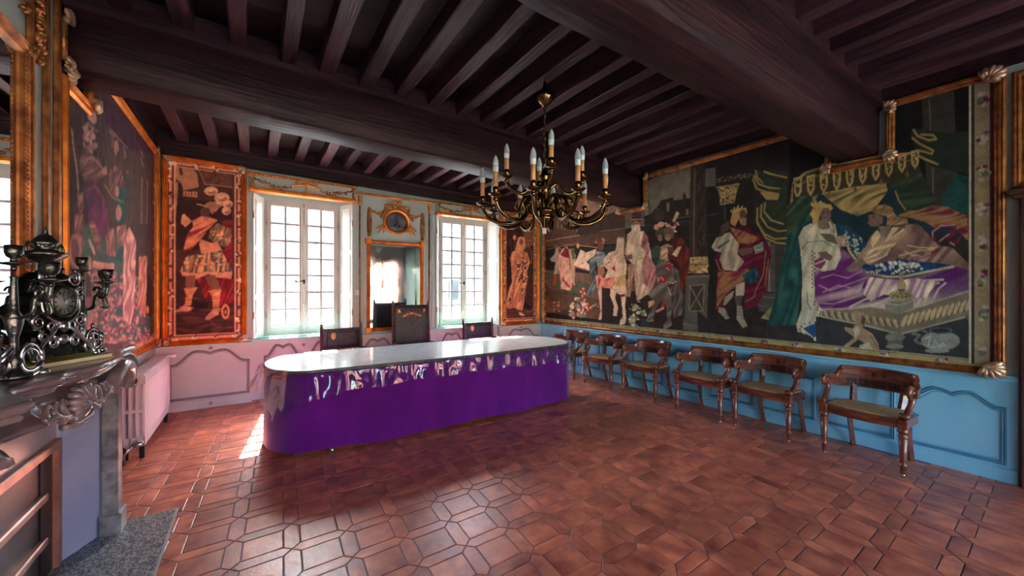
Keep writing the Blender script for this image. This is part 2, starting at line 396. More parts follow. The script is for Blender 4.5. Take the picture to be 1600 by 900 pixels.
# ------------------------------------------------------------------ ceiling: boards, two great beams, wall plates, joists
ceiling = MB().box(XL-.1, XR+.1, YB-.1, YW+.4, ZC, ZC+.08).build('ceiling', M['boards'], kind='structure'); OFF['ceiling'] = Vector()
def beam_mesh(y0l, y0r, w, zl, zr, top, x0=XL-.05, x1=XR+.05, n=26, seed=1, ch=.025):
    rnd = random.Random(seed); B = MB(); m = 8; P = []
    for i in range(n):
        t = i/(n-1); x = x0+(x1-x0)*t; y = y0l+(y0r-y0l)*t; z = zl+(zr-zl)*t
        j = lambda a=.008: rnd.uniform(-a, a)
        P += [(x, y+j(.004), top), (x, y+j(), z+ch+.12), (x, y+j(), z+ch), (x, y+ch+j(), z+j(.005)), (x, y+w-ch+j(), z+j(.005)), (x, y+w+j(), z+ch), (x, y+w+j(.004), z+.2), (x, y+w, top)]
    F = [(i*m+k, (i+1)*m+k, (i+1)*m+(k+1)%m, i*m+(k+1)%m) for i in range(n-1) for k in range(m)]
    B.add(P, F+[tuple(range(m)), tuple((n-1)*m+k for k in range(m))], True); return B
beam_mesh(1.08, 1.11, .33, 2.76, 2.76, ZC-.02, seed=3).build('main_beam', M['beam'], ceiling)
beam_mesh(3.46, 3.78, .33, 2.85, 2.775, ZC-.02, seed=5).build('main_beam', M['beam'], ceiling)
ZJ = 3.275
def slat(y0l, y0r, d, z0, z1, name):      # moulded strip along the top of a beam
    B = MB(); B.add([(XL, y0l, z0), (XL, y0l-d, z0+.015), (XL, y0l-d, z1), (XL, y0l, z1), (XR, y0r, z0), (XR, y0r-d, z0+.015), (XR, y0r-d, z1), (XR, y0r, z1)],
        [(0,1,5,4),(1,2,6,5),(2,3,7,6),(3,0,4,7),(0,3,2,1),(4,5,6,7)])
    B.build(name, M['beam'], ceiling)
slat(1.08, 1.11, .045, 3.17, 3.235, 'beam_moulding'); slat(3.46, 3.78, .045, 3.20, 3.255, 'beam_moulding')
slat(1.08, 1.11, .025, 3.235, ZC-.01, 'beam_moulding'); slat(3.46, 3.78, .022, 3.255, ZC-.01, 'beam_moulding')
B = MB(); B.add([(XL, YW-.09, 3.13), (XL, YW+.01, 3.13), (XL, YW+.01, ZC), (XL, YW-.09, ZC), (XR, YW-.09, 2.99), (XR, YW+.01, 2.99), (XR, YW+.01, ZC), (XR, YW-.09, ZC)],
      [(0,1,5,4),(1,2,6,5),(2,3,7,6),(3,0,4,7),(0,3,2,1),(4,5,6,7)]); B.build('wall_plate', M['beam'], ceiling)
B = MB(); B.add([(XL, YW-.12, 3.28), (XL, YW-.09, 3.26), (XL, YW-.09, 3.30), (XL, YW-.12, 3.30), (XR, YW-.12, 3.14), (XR, YW-.09, 3.12), (XR, YW-.09, 3.16), (XR, YW-.12, 3.16)],
      [(0,1,5,4),(1,2,6,5),(2,3,7,6),(3,0,4,7),(0,3,2,1),(4,5,6,7)]); B.build('wall_plate', M['beam'], ceiling)
src = None
for k in range(-2, 20):
    x = -.10+.3085*k
    if x < XL+.03 or x > XR-.08: continue
    for (y0, y1) in ((YB, 1.10), (1.38, 3.46+.32*(x-XL)/5.87+.02), (3.78+.32*(x-XL)/5.87-.02, YW-.08)):
        rnd = random.Random(k*7+int(y0)); w = .056+rnd.uniform(-.005, .006); L_ = y1-y0
        dx = rnd.uniform(-.012, .012); zz = ZJ+rnd.uniform(-.008, .008)-.008*(x-1)
        B = MB(); n = 8; P = []
        for i in range(n):
            t = i/(n-1); j = lambda: rnd.uniform(-.003, .003)
            P += [(-w+j(), t*L_, zz-ZC+j()+.008), (-w+.008+j(), t*L_, zz-ZC+j()), (w-.008+j(), t*L_, zz-ZC+j()), (w+j(), t*L_, zz-ZC+.008+j()), (w, t*L_, .01), (-w, t*L_, .01)]
        B.add(P, [(i*6+a, (i+1)*6+a, (i+1)*6+(a+1)%6, i*6+(a+1)%6) for i in range(n-1) for a in range(6)]+[tuple(range(6)), tuple((n-1)*6+a for a in range(6))])
        o = B.build('joist', M['joist'], ceiling); o.location = (x+dx, y0, ZC)

# ------------------------------------------------------------------ dado panelling
def hump(ua, ub, zb, zs, zh, n=10):
    W = ub-ua; pts = [(ua, zb), (ub, zb), (ub, zs)]
    top = []
    for i in range(n+1):
        t = i/n; top.append((.05+.27*t, zs+(zh-zs)*(t*t*(3-2*t))))
    for i in range(1, n//2+1):
        t = i/(n//2); top.append((.32+.18*t, zh-.035*t*t))
    right = [(ub-W*t, z) for t, z in top]; left = [(ua+W*t, z) for t, z in top][::-1][1:]
    return pts+right+left+[(ua, zs)]
def dado(name, fn, u0, u1, panels, m1, m2, zb, zs, zh, top, dep=.03, nb=0, sill=None):
    root = thing(name, kind='structure', loc=(0,0,0))
    def bx(ua, ub, va, vb, n0, n1):
        B = MB(); P = [fn(u, v, n) for n in (n0, n1) for v in (va, vb) for u in (ua, ub)]
        B.add(P, [(0,1,3,2),(4,6,7,5),(0,4,5,1),(2,3,7,6),(0,2,6,4),(1,5,7,3)]); return B
    bx(u0, u1, 0, top, nb, nb+dep-.012).build('wainscot_board', m1, root)
    B = bx(u0, u1, 0, .105, nb, nb+dep+.006); B.build('skirting', m1, root)
    B = MB(); B.sweep([(0, nb), (0, nb+dep+.012), (-.012, nb+dep+.02), (-.022, nb+dep+.006), (-.045, nb+dep), (-.05, nb)], [(u1, top), (u0, top)] if fn is not PR else [(u0, top), (u1, top)][::-1], fn, closed=False)
    B.build('dado_rail', sill or m1, root)
    for ua, ub in panels:
        path = hump(ua, ub, zb, zs, zh)
        B = MB(); B.sweep([(-.016, nb), (-.016, nb+dep-.006), (-.008, nb+dep+.006), (0, nb+dep-.002), (.008, nb+dep+.004), (.014, nb+dep-.008), (.014, nb)], path, fn)
        B.build('panel_moulding', m2, root)
        inn = hump(ua+.022, ub-.022, zb+.022, zs-.02, zh-.022)
        B = MB(); n = len(inn); P = [fn(u, v, nb+dep-.012) for u, v in inn]+[fn(u, v, nb+dep-.006) for u, v in hump(ua+.028, ub-.028, zb+.028, zs-.026, zh-.028)]
        B.add(P, [(i, (i+1)%n, n+(i+1)%n, n+i) for i in range(n)]+[tuple(range(n, 2*n))]); B.build('panel', m1, root)
    return root
pan = [(.385, .915)]
y = 1.01
while y < 5.6: pan.append((y, y+.505)); y += .605
pan[-1] = (pan[-1][0], min(pan[-1][1], 6.1))
dado('trim_1', PR, .315, YW, pan, M['dado_cool_light'], M['mould_cool_shade'], .145, .565, .655, .785)
dado('trim_2', PW, XL, -.02, [(-.86, -.06)], M['dado_warm_light'], M['mould_warm_shade'], .14, .56, .72, .79, sill=M['sill_teal'])
dado('trim_3', PW, -.02, 1.26, [(.13, .56), (.65, 1.12)], M['dado_warm_light'], M['mould_warm_shade'], .14, .57, .72, .80, nb=-.09, sill=M['sill_teal'])
dado('trim_4', PW, 1.26, 2.59, [(1.36, 1.88), (1.96, 2.48)], M['dado_warm_light'], M['mould_warm_shade'], .14, .57, .72, .79, sill=M['sill_teal'])
dado('trim_5', PW, 2.59, 3.87, [(2.70, 3.16), (3.26, 3.76)], M['dado_warm_light'], M['mould_warm_shade'], .14, .57, .72, .80, nb=-.09, sill=M['sill_teal'])
dado('trim_6', PW, 3.87, XR-.03, [(3.97, 4.76)], M['dado_warm_light'], M['mould_warm_shade'], .14, .57, .72, .79, sill=M['sill_teal'])
dado('trim_7', PL, 3.5, YW-.03, [(3.6, 4.4), (4.5, 5.3), (5.4, 6.15)], M['dado_warm_light'], M['mould_warm_shade'], .14, .57, .68, .80, sill=M['sill_teal'])
# raised studs on the warm-tinted panelling (tiny rosettes)
def rosette(fn, u, v, n, parent):
    p = fn(u, v, n); q_ = Vector(fn(u, v, n+.01))-Vector(p); ax = q_.normalized().to_track_quat('Z', 'Y').to_matrix()
    MB().lathe([(.020, 0), (.022, .005), (.014, .007), (.012, .004), (.008, .009), (0, .011)], p, 10, ax).build('rosette', M['mould_warm_shade'], parent)
for nm, u, v, n in (('trim_2', -.455, .755, .02), ('trim_2', -.455, .055, .036), ('trim_3', .60, .70, -.07), ('trim_4', 1.92, .70, .02), ('trim_5', 3.21, .70, -.07), ('trim_6', 4.37, .75, .02)):
    rosette(PW, u, v, n, bpy.data.objects[nm])

# ------------------------------------------------------------------ windows
def window(name, x0, x1, y, z0, z1, rows=7, sgn=1, thick=.045, hand=True):
    root = thing(name, kind='structure', loc=((x0+x1)/2, y, z0))
    fw = .05
    def put(B, nm, m, par=root): return B.build(nm, m, par, world=True)
    B = MB()
    B.box(x0, x0+fw, y-.03, y+.06, z0, z1); B.box(x1-fw, x1, y-.03, y+.06, z0, z1)
    B.box(x0+fw, x1-fw, y-.03, y+.06, z1-fw, z1); B.box(x0+fw, x1-fw, y-.03, y+.06, z0, z0+fw)
    put(B, 'window_frame', M['window_paint'])
    xm = (x0+x1)/2; pane_src = None
    for s in (0, 1):
        a, c = (x0+fw, xm) if s == 0 else (xm, x1-fw)
        st = .058; za, zb = z0+fw, z1-fw
        B = MB(); B.bbox(a, a+st, y-thick, y+.01, za, zb, .004); B.bbox(c-st, c, y-thick, y+.01, za, zb, .004)
        B.box(a+st, c-st, y-thick, y+.01, zb-st, zb); B.box(a+st, c-st, y-thick, y+.01, za, za+.085)
        ca = put(B, 'casement', M['window_paint'])
        ga, gc, gz0, gz1 = a+st, c-st, za+.085, zb-st; mw = .0145
        B = MB(); gm = (ga+gc)/2; B.box(gm-mw, gm+mw, y-thick+.008, y+.005, gz0, gz1)
        for r in range(1, rows):
            z = gz0+(gz1-gz0)*r/rows; B.box(ga, gc, y-thick+.010, y+.003, z-mw, z+mw)
        put(B, 'glazing_bars', M['window_paint'], ca)
        pw, ph = (gc-ga)/2, (gz1-gz0)/rows
        for r in range(rows):
            for k in (0, 1):
                cx, cz = ga+pw*(k+.5), gz0+ph*(r+.5)
                if pane_src is None:
                    pane_src = MB().add([(-pw/2, 0, -ph/2), (pw/2, 0, -ph/2), (pw/2, 0, ph/2), (-pw/2, 0, ph/2)], [(0,1,2,3)]).build('pane', M['pane'], ca); pp = pane_src
                else: pp = inst('pane', pane_src, ca)
                pp.location = Vector((cx, y-.012, cz))-OFF[ca.name]
        for hz in (za+.25, zb-.3, (za+zb)/2):     # hinges
            hx = a if s == 0 else c
            put(MB().lathe([(.009, -.04), (.009, .04)], (hx, y-thick-.004, hz), 8), 'hinge', M['mould_warm_shade'], ca)
    if hand:
        put(MB().bbox(xm-.030, xm+.030, y-thick-.022, y-thick, z0+fw+.01, z1-fw-.01, .008), 'meeting_stile', M['window_paint'])
        put(MB().tube([(xm, y-thick-.03, z0+.0), (xm, y-thick-.03, z1-.04)], .007, 8), 'bolt_rod', M['window_paint'])
        zh = z0+.78
        B = MB(); B.tube(bez([(xm, y-thick-.03, zh), (xm-.03, y-thick-.06, zh+.01), (xm-.085, y-thick-.065, zh), (xm-.12, y-thick-.06, zh+.012)], 6), [.010]*7+[.007]*6+[.012]*6, 8)
        B.lathe([(.02, -.03), (.02, .03)], (xm, y-thick-.03, zh), 10)
        put(B, 'espagnolette_handle', M['black_iron'])
        for z in (z0+.10, z1-.12, z0+.45): put(MB().bbox(xm-.02, xm+.02, y-thick-.042, y-thick-.015, z-.015, z+.015, .004), 'rod_guide', M['window_paint'])
    return root
for i, (a, c) in enumerate(WIN): window('window_%d' % (i+1), a, c, YW+.27, .83, 2.80)
for i, (a, c) in enumerate(RWIN): window('window_%d' % (i+3), a, c, YB-.2, .25, 2.6, rows=7, hand=False)  # rear windows, the extra ones added to fill the room with light
# sill slabs and inside shutters
for i, ((o0, o1), (w0, w1)) in enumerate(zip(OPN, WIN)):
    par = bpy.data.objects['window_%d' % (i+1)]
    MB().prism([(o0, YW+.0), (o1, YW+.0), (w1+.02, YW+.30), (w0-.02, YW+.30)], .800, .822).build('window_sill', M['sill_teal'], par, world=True)
    for s, (o, w) in enumerate(((o0, w0), (o1, w1))):
        p0 = Vector((o, YW-.015)); p1 = Vector((w, YW+.235)); d = (p1-p0); L_ = d.length; d /= L_
        nrm = Vector((-d.y, d.x)) if s else Vector((d.y, -d.x))
        if s: pass
        nrm = nrm if nrm.x*(1 if s == 0 else -1) > 0 else -nrm
        def fn(u, v, n, p0=p0, d=d, nrm=nrm): p = p0+d*u+nrm*n; return (p.x, p.y, v)
        z0, z1 = .835, 2.79; B = MB()
        def bx(u0, u1, v0, v1, n0, n1):
            P = [fn(u, v, n) for n in (n0, n1) for v in (v0, v1) for u in (u0, u1)]
            B.add(P, [(0,1,3,2),(4,6,7,5),(0,4,5,1),(2,3,7,6),(0,2,6,4),(1,5,7,3)])
        bx(0, L_, z0, z1, .004, .022)
        so_ = B.build('shutter_leaf', M['white_paint'], par, world=True)
        for (va, vb) in ((z0+.06, z0+.52), (z0+.60, z0+1.18), (z0+1.26, z1-.07)):
            B = MB(); B.sweep([(-.012, .022), (-.008, .030), (.004, .026), (.010, .022)], [(.05, va), (L_-.05, va), (L_-.05, vb), (.05, vb)], fn)
            bx(.062, L_-.062, va+.014, vb-.014, .022, .027); B.build('shutter_panel', M['white_paint'], so_, world=True)
        for z in (1.15, 2.5): MB().lathe([(.010, -.045), (.010, .045)], fn(.0, z, .02), 8).build('shutter_hinge', M['copper_trim'], so_, world=True)

# ------------------------------------------------------------------ outdoors, seen through the panes
MB().box(-30, 40, YW+.5, 70, -.62, -.55).build('street', M['asphalt'], kind='structure')
MB().box(-30, 40, -16, YB-.4, -.62, -.55).build('bounce_gravel', M['gravel'], kind='structure'); MB().box(-30, 40, -60, -16, -.62, -.55).build('garden_lawn', M['lawn'], kind='structure')  # pale gravel added to bounce neutral light indoors; lawn lies beyond
def house(name, label, x0, x1, y0, y1, h, wmat, nw, rows, face):
    r = thing(name, label, 'building', ((x0+x1)/2, (y0+y1)/2, -.55))
    MB().box(x0, x1, y0, y1, -.55, h).build('house_wall', wmat, r, world=True)
    ym = (y0+y1)/2; B = MB(); B.add([(x0-.4,y0-.4,h),(x1+.4,y0-.4,h),(x1+.4,y1+.4,h),(x0-.4,y1+.4,h),(x0-.4,ym,h+2.2),(x1+.4,ym,h+2.2)], [(0,1,5,4),(2,3,4,5),(0,4,3),(1,2,5),(0,3,2,1)])
    B.build('house_roof', M['roof_out'], r, world=True)
    yf = y0 if face < 0 else y1
    for k in range(rows):
        for i in range(nw):
            xc = x0+(x1-x0)*(i+.5)/nw; z = .6+k*3.0
            w = MB().box(xc-.5, xc+.5, yf-.06, yf+.06, z, z+1.7).build('house_window', M['white_paint'], r, world=True)
            MB().box(xc-.42, xc+.42, yf-.08, yf+.08, z+.1, z+1.6).build('house_pane', M['car_glass'], w, world=True)
house('town_house', 'pale town house across the street, seen through the window panes', -14, 26, 26, 33, 9.4, M['stone_out'], 13, 3, -1)
house('brick_house', 'reddish house beyond the lawn, seen only in the pier mirror', 2, 22, -32, -25, 6, M['brick_out'], 7, 2, 1)
def carx(label, x, y, rz):
    r = thing('parked_car', label, 'car', (x, y, -.55), rz)
    prof = [(-2.1,.25),(-2.15,.6),(-1.9,.85),(-1.2,.95),(-.7,1.4),(.7,1.45),(1.4,.98),(2.0,.85),(2.15,.55),(2.1,.25)]
    MB().prism(prof, -.8, .8, lambda a, b_, c_: (a, c_, b_)).build('car_body', M['car_paint'], r)
    MB().prism([(-1.05,.98),(-.62,1.34),(.62,1.38),(1.22,1.0)], -.81, .81, lambda a, b_, c_: (a, c_, b_)).build('car_window', M['car_glass'], r)
    for a in (-1.35, 1.35):
        for c_ in (-.78, .78): MB().lathe([(.12,-.1),(.31,-.1),(.33,0),(.31,.1),(.12,.1)], (a, c_, .32), 16, Matrix.Rotation(PI/2, 3, 'X')).build('wheel', M['black_iron'], r)
carx('grey parked car seen through the window nearest the fireplace', 1.4, 14, 0)
carx('grey parked car seen through the window nearest the tapestried corner', 8.6, 14.5, .05)
# ------------------------------------------------------------------ woven pictures (flat textile art as colour on a real hanging cloth)
def lin(c): return np.array([((v/255+.055)/1.055)**2.4 if v > 10 else v/255/12.92 for v in c])
class Art:
    def __init__(s, X, Y, base): s.X, s.Y = X, Y; s.C = np.tile(lin(base), (X.size, 1)); s.t = (0, 0, 1)
    def at(s, ox, oy, sc): s.t = (ox, oy, sc); return s
    def tr(s, pts): ox, oy, sc = s.t; return [(ox+x*sc, oy+y*sc) for x, y in pts]
    def inside(s, pts):
        p = np.array(pts, float); lo, hi = p.min(0), p.max(0)
        idx = np.nonzero((s.X >= lo[0]) & (s.X <= hi[0]) & (s.Y >= lo[1]) & (s.Y <= hi[1]))[0]
        if not idx.size: return idx
        x, y = s.X[idx], s.Y[idx]; ins = np.zeros(idx.size, bool); n = len(p)
        for i in range(n):
            x0, y0 = p[i-1]; x1, y1 = p[i]
            if y0 == y1: continue
            c = ((y0 > y) != (y1 > y)) & (x < (x1-x0)*(y-y0)/(y1-y0)+x0); ins ^= c
        return idx[ins]
    def p(s, col_, *pts, a=1.):
        i = s.inside(s.tr(pts)); s.C[i] = s.C[i]*(1-a)+lin(col_)*a; return s
    def d(s, ca, cb, ang, lam, *pts, pw=1.0):          # drapery: two woven tones in warped folds
        i = s.inside(s.tr(pts))
        if i.size:
            lam *= s.t[2]; a = math.radians(ang); x, y = s.X[i]/lam, s.Y[i]/lam
            u = x*math.cos(a)+y*math.sin(a); w = -x*math.sin(a)+y*math.cos(a)
            k = .5+.5*np.sin(2*PI*(u+.30*np.sin(w*.9+u*1.7+ang)+.22*np.sin(w*.55-u*.9+2*ang)+.16*np.sin(u*4.1+w*.4)))
            k = np.clip(k*1.5-.25, 0, 1)*(.62+.38*np.sin(w*1.1+u*2.3+ang))
            k = (k**pw)[:, None]; s.C[i] = lin(ca)*k+lin(cb)*(1-k)
        return s
    def l(s, col_, w, *pts):
        pts = s.tr(pts); w *= s.t[2]*.5; A = np.array(pts)
        lo, hi = A.min(0)-w, A.max(0)+w
        idx = np.nonzero((s.X >= lo[0]) & (s.X <= hi[0]) & (s.Y >= lo[1]) & (s.Y <= hi[1]))[0]
        if not idx.size: return s
        x, y = s.X[idx], s.Y[idx]; m = np.full(idx.size, 1e9)
        for (x0, y0), (x1, y1) in zip(pts[:-1], pts[1:]):
            L2 = (x1-x0)**2+(y1-y0)**2+1e-9; t = np.clip(((x-x0)*(x1-x0)+(y-y0)*(y1-y0))/L2, 0, 1)
            m = np.minimum(m, np.hypot(x-x0-t*(x1-x0), y-y0-t*(y1-y0)))
        k = np.clip((w-m)/max(w*.45, 1e-6), 0, 1)[:, None]*.85; s.C[idx] = s.C[idx]*(1-k)+lin(col_)*k; return s
    def e(s, col_, cx, cy, rx, ry, rot=0):
        ox, oy, sc = s.t; cx, cy, rx, ry = ox+cx*sc, oy+cy*sc, rx*sc, ry*sc; a = math.radians(rot); R = max(rx, ry)
        idx = np.nonzero((abs(s.X-cx) < R) & (abs(s.Y-cy) < R))[0]
        dx, dy = s.X[idx]-cx, s.Y[idx]-cy; u = dx*math.cos(a)+dy*math.sin(a); w = -dx*math.sin(a)+dy*math.cos(a)
        s.C[idx[(u/rx)**2+(w/ry)**2 < 1]] = lin(col_); return s
    def n(s, cols, size, *pts, seed=1, dens=1.):        # scattered motif (brocade, foliage, carpet)
        i = s.inside(s.tr(pts)); rnd = np.random.RandomState(seed)
        if i.size:
            x, y = s.X[i], s.Y[i]; sz = size*s.t[2]; m = int(dens*(x.max()-x.min())*(y.max()-y.min())/(sz*sz))+1
            for _ in range(m):
                cx, cy = rnd.uniform(x.min(), x.max()), rnd.uniform(y.min(), y.max()); r1, r2 = sz*rnd.uniform(.25, .6), sz*rnd.uniform(.15, .4); a = rnd.uniform(0, 3.14)
                dx, dy = x-cx, y-cy; u = dx*math.cos(a)+dy*math.sin(a); w = -dx*math.sin(a)+dy*math.cos(a)
                s.C[i[(u/r1)**2+(w/r2)**2 < 1]] = lin(cols[rnd.randint(len(cols))])
        return s
def fold(A, light, *strokes, w=6):
    for st in strokes: A.l(light, w, *st)

def cloth_grid(us, vs, fn, off, skip=None):
    nu, nv = len(us), len(vs); P = [fn(u, v, off) for v in vs for u in us]
    F = []
    for j in range(nv-1):
        for i in range(nu-1):
            if skip and skip((us[i]+us[i+1])/2, (vs[j]+vs[j+1])/2): continue
            k = j*nu+i; F.append((k, k+1, k+nu+1, k+nu))
    pr = np.array([to_px(p)[:2] for p in P]); U, V = np.meshgrid(us, vs)
    return P, F, pr[:, 0], pr[:, 1], U.ravel(), V.ravel()
def tapestry_material():
    m = bpy.data.materials.new('tapestry_weave'); m.use_nodes = True; N = m.node_tree.nodes; L = m.node_tree.links; b = N['Principled BSDF']
    at = N.new('ShaderNodeAttribute'); at.attribute_name = 'weave'; b.inputs['Roughness'].default_value = .85; b.inputs['Specular IOR Level'].default_value = .2
    tc = N.new('ShaderNodeTexCoord'); n = N.new('ShaderNodeTexNoise'); n.inputs['Scale'].default_value = 55; n.inputs['Detail'].default_value = 6
    n2 = N.new('ShaderNodeTexNoise'); n2.inputs['Scale'].default_value = 9; n2.inputs['Detail'].default_value = 5
    mp = N.new('ShaderNodeMapping'); mp.inputs['Scale'].default_value = (3, 3, .5); L.new(tc.outputs['Object'], mp.inputs[0]); L.new(mp.outputs[0], n.inputs['Vector']); L.new(tc.outputs['Object'], n2.inputs['Vector'])
    ad = N.new('ShaderNodeMath'); L.new(n.outputs['Fac'], ad.inputs[0]); L.new(n2.outputs['Fac'], ad.inputs[1])
    mr = N.new('ShaderNodeMapRange'); mr.inputs[1].default_value = .6; mr.inputs[2].default_value = 1.4; mr.inputs[3].default_value = .55; mr.inputs[4].default_value = 1.45; L.new(ad.outputs[0], mr.inputs[0])
    vm = N.new('ShaderNodeVectorMath'); vm.operation = 'SCALE'; L.new(at.outputs['Color'], vm.inputs[0]); L.new(mr.outputs[0], vm.inputs['Scale']); L.new(vm.outputs[0], b.inputs['Base Color'])
    bp = N.new('ShaderNodeBump'); bp.inputs['Strength'].default_value = .35; bp.inputs['Distance'].default_value = .004; L.new(n.outputs['Fac'], bp.inputs['Height']); L.new(bp.outputs[0], b.inputs['Normal'])
    return m
TAPM = tapestry_material()
def hang(parent, P, F, C, gain):
    nu = F[0][3]-F[0][0]; G = C.reshape(-1, nu, 3); E_ = np.pad(G, ((1,1),(1,1),(0,0)), 'edge'); C = (.4*G+.15*(E_[:-2,1:-1]+E_[2:,1:-1]+E_[1:-1,:-2]+E_[1:-1,2:])).reshape(-1, 3)
    b = MB(); b.v = [tuple(p) for p in P]; b.f = F; b.sm = [True]*len(F)
    o = b.build('tapestry', TAPM, parent, world=True, fixn=False)
    at = o.data.attributes.new('weave', 'FLOAT_COLOR', 'POINT'); buf = np.ones((len(P), 4), np.float32); buf[:, :3] = np.clip(C*gain, 0, .9)
    at.data.foreach_set('color', buf.ravel()); return o
def acanthus(B, c, ux, uy, un, size, seed=0):
    # carved leaf knot: lobes fanned over a boss; ux,uy in-plane axes, un outward
    rnd = random.Random(seed); c = Vector(c); ux, uy, un = Vector(ux), Vector(uy), Vector(un)
    for k in range(7):
        a = -1.25+2.5*k/6; d = (ux*math.cos(a)+uy*math.sin(a)).normalized(); L_ = size*(1.0-.25*abs(a)/1.25)*rnd.uniform(.9, 1.1)
        side = d.cross(un).normalized(); pts = []; R = []
        for t in (0, .25, .5, .75, .92, 1):
            pts.append(c-ux*size*.45+d*L_*1.05*t+un*size*(.14+.34*math.sin(t*2.7)-.05)); R.append(size*(.12+.13*math.sin(min(t*3.0, 3.1)))*(1 if t < 1 else .35))
        B.tube(pts, R, 6, sc=(1, .75))
    B.ell(c-ux*size*.4+un*size*.22, (size*.3,)*3, 8, 5)
def strip_frame(name_parts, root, path, fn, w, d, mats, closed=True, prof=None):
    # one moulded side per path segment, mitred; each side is its own part
    n = len(path); prof = prof or [(0, 0), (0, d*.55), (.12*w, d*.9), (.24*w, d), (.34*w, d*.72), (.46*w, d*.95), (.60*w, d*.85), (.70*w, d*.5), (.80*w, d*.62), (.92*w, d*.45), (w, d*.3), (w, 0)]
    full = MB().sweep(prof, path, fn, closed=closed); m = len(prof)
    for i in range(n if closed else n-1):
        B = MB(); a = full.v[i*m:(i+1)*m]; c = full.v[((i+1)%n)*m:((i+1)%n+1)*m]
        B.add(a+c, [(j, m+j, m+j+1, j+1) for j in range(m-1)]+[tuple(range(m)), tuple(range(2*m-1, m-1, -1))])
        B.build(name_parts, mats, root, world=True)

# ---- the great tapestry on the right wall
GT = thing('framed_tapestry', 'huge gilt-framed figural tapestry of kings and a bedchamber filling the long right wall', 'tapestry', (XR-.03, 3.2, .8))
UT = .37; UE = 6.17; VB_ = .815; TOP1, TOP2, TOP3, N1, N2 = 3.225, 3.205, 3.12, 2.73, 2.745
def px_u(px):
    s, c = math.sin(YAW), math.cos(YAW); k = (px-800)/FPX; dx, dy = s+c*k, c-s*k; return (XR-.03)*dy/dx
us = [px_u(x) for x in np.linspace(1577.5, 846, 860)]; us = [u for u in us if UT+.02 < u < UE-.02]
vs_ = list(np.linspace(VB_+.02, 3.2, 400))
sk = lambda u, v: (1.05 < u < 1.45 and v > 2.755) or (3.73 < u < 4.14 and v > 2.77)
P, F, X, Y, U, V = cloth_grid(us, vs_, PR, .03, sk)
A = Art(X, Y, (44,37,35))
# far end: sky, town, trumpeter's walls
A.at(820,220,.3556)
A.p((128,92,76), (60,200),(440,230),(440,430),(60,460)).p((92,66,56), (60,300),(200,330),(330,350),(440,380),(440,450),(60,470))
A.p((150,112,92), (255,240),(430,280),(430,300),(330,340),(260,330)).p((70,52,46), (290,330),(330,300),(345,330),(400,310),(440,330),(440,385),(230,420),(230,360))
for i in range(9): A.p((150,106,84), (90+i*17,340+i*4),(97+i*17,340+i*4),(97+i*17,375+i*3),(90+i*17,375+i*3))
A.l((170,118,92), 7, (75,445),(150,430),(240,415)).l((140,100,80), 5, (80,480),(230,450)).l((150,108,86), 5, (330,398),(450,383),(570,365))
A.p((118,106,94), (520,190),(560,165),(735,110),(735,250),(660,262),(600,262),(560,320),(525,330)).p((100,88,78), (440,300),(520,285),(525,370),(440,385))
A.p((50,41,38), (530,345),(560,320),(575,300),(597,300),(597,262),(652,248),(655,282),(668,280),(676,255),(684,278),(694,276),(694,244),(702,222),(710,246),(712,276),(728,278),(728,375),(530,380))
A.p((128,112,92), (622,272),(634,270),(634,310),(622,312)).p((128,112,92), (708,300),(718,299),(718,325),(708,326)).e((66,54,48), 585,325,28,30)
A.l((110,96,82), 4, (640,345),(728,330)).l((84,72,64), 4, (540,372),(728,352))
A.p((66,52,46), (80,560),(700,640),(700,850),(60,810)).p((112,82,66), (80,570),(200,575),(340,590),(520,640),(560,690),(300,700),(80,640)).p((82,80,64), (90,575),(150,585),(215,610),(300,640),(260,690),(110,640))
A.d((122,82,60),(78,58,48), 80, 60, (80,640),(300,690),(420,740),(520,790),(300,790),(80,760)).p((40,32,30), (80,752),(360,790),(700,838),(700,860),(60,800))
# giant column and pedestal
A.p((60,50,45), (728,100),(792,90),(800,520),(722,520)).l((112,96,82), 7, (747,125),(744,300),(742,515)).d((74,60,52),(48,40,38), 0, 16, (756,130),(788,125),(792,515),(756,515))
A.p((168,134,92), (716,512),(802,508),(808,530),(800,548),(806,582),(712,582),(718,548),(712,530)).l((96,72,50), 5, (716,545),(803,543)).n(((205,172,120),(110,82,56)), 14, (716,512),(805,510),(808,582),(712,582), seed=4)
A.p((92,84,78), (696,592),(824,586),(818,612),(806,618),(800,775),(832,812),(832,850),(684,828),(688,806),(704,775),(706,612)).p((64,58,54), (722,632),(792,628),(788,752),(716,752))
for a in (((726,636),(788,632)),((788,632),(784,748)),((784,748),(720,748)),((720,748),(726,636)),((730,645),(780,742)),((782,645),(724,742))): A.l((150,134,114), 5, *a)
A.l((128,118,108), 5, (692,600),(820,594)).l((124,112,100), 5, (690,806),(832,820))
# three onlookers, banner, page
A.at(845,380,.1556)
A.p((176,150,134), (150,45),(185,40),(222,75),(195,140),(178,305),(130,312),(150,190),(105,182),(92,160),(140,108)).p((66,66,62), (180,50),(222,70),(205,130),(182,100)).p((192,58,44), (135,315),(158,315),(152,400),(128,425),(118,412))
A.p((190,148,112), (285,60),(332,55),(348,120),(342,290),(338,400),(300,392),(300,250)).p((90,86,74), (300,60),(338,58),(345,150),(320,170))
A.d((236,186,158),(196,128,112), 15, 26, (215,60),(260,30),(288,80),(282,160),(302,300),(312,440),(280,475),(205,455),(195,330),(170,200),(180,120), pw=.6).d((160,42,54),(112,30,42), 30, 30, (198,120),(250,38),(278,62),(288,155),(240,142)).p((170,50,56), (205,330),(300,440),(280,450),(215,370))
for cx, cy in ((160,18),(248,10),(305,5)): A.e((138,88,66), cx, cy, 20, 25).e((96,56,44), cx+2, cy-14, 20, 14)
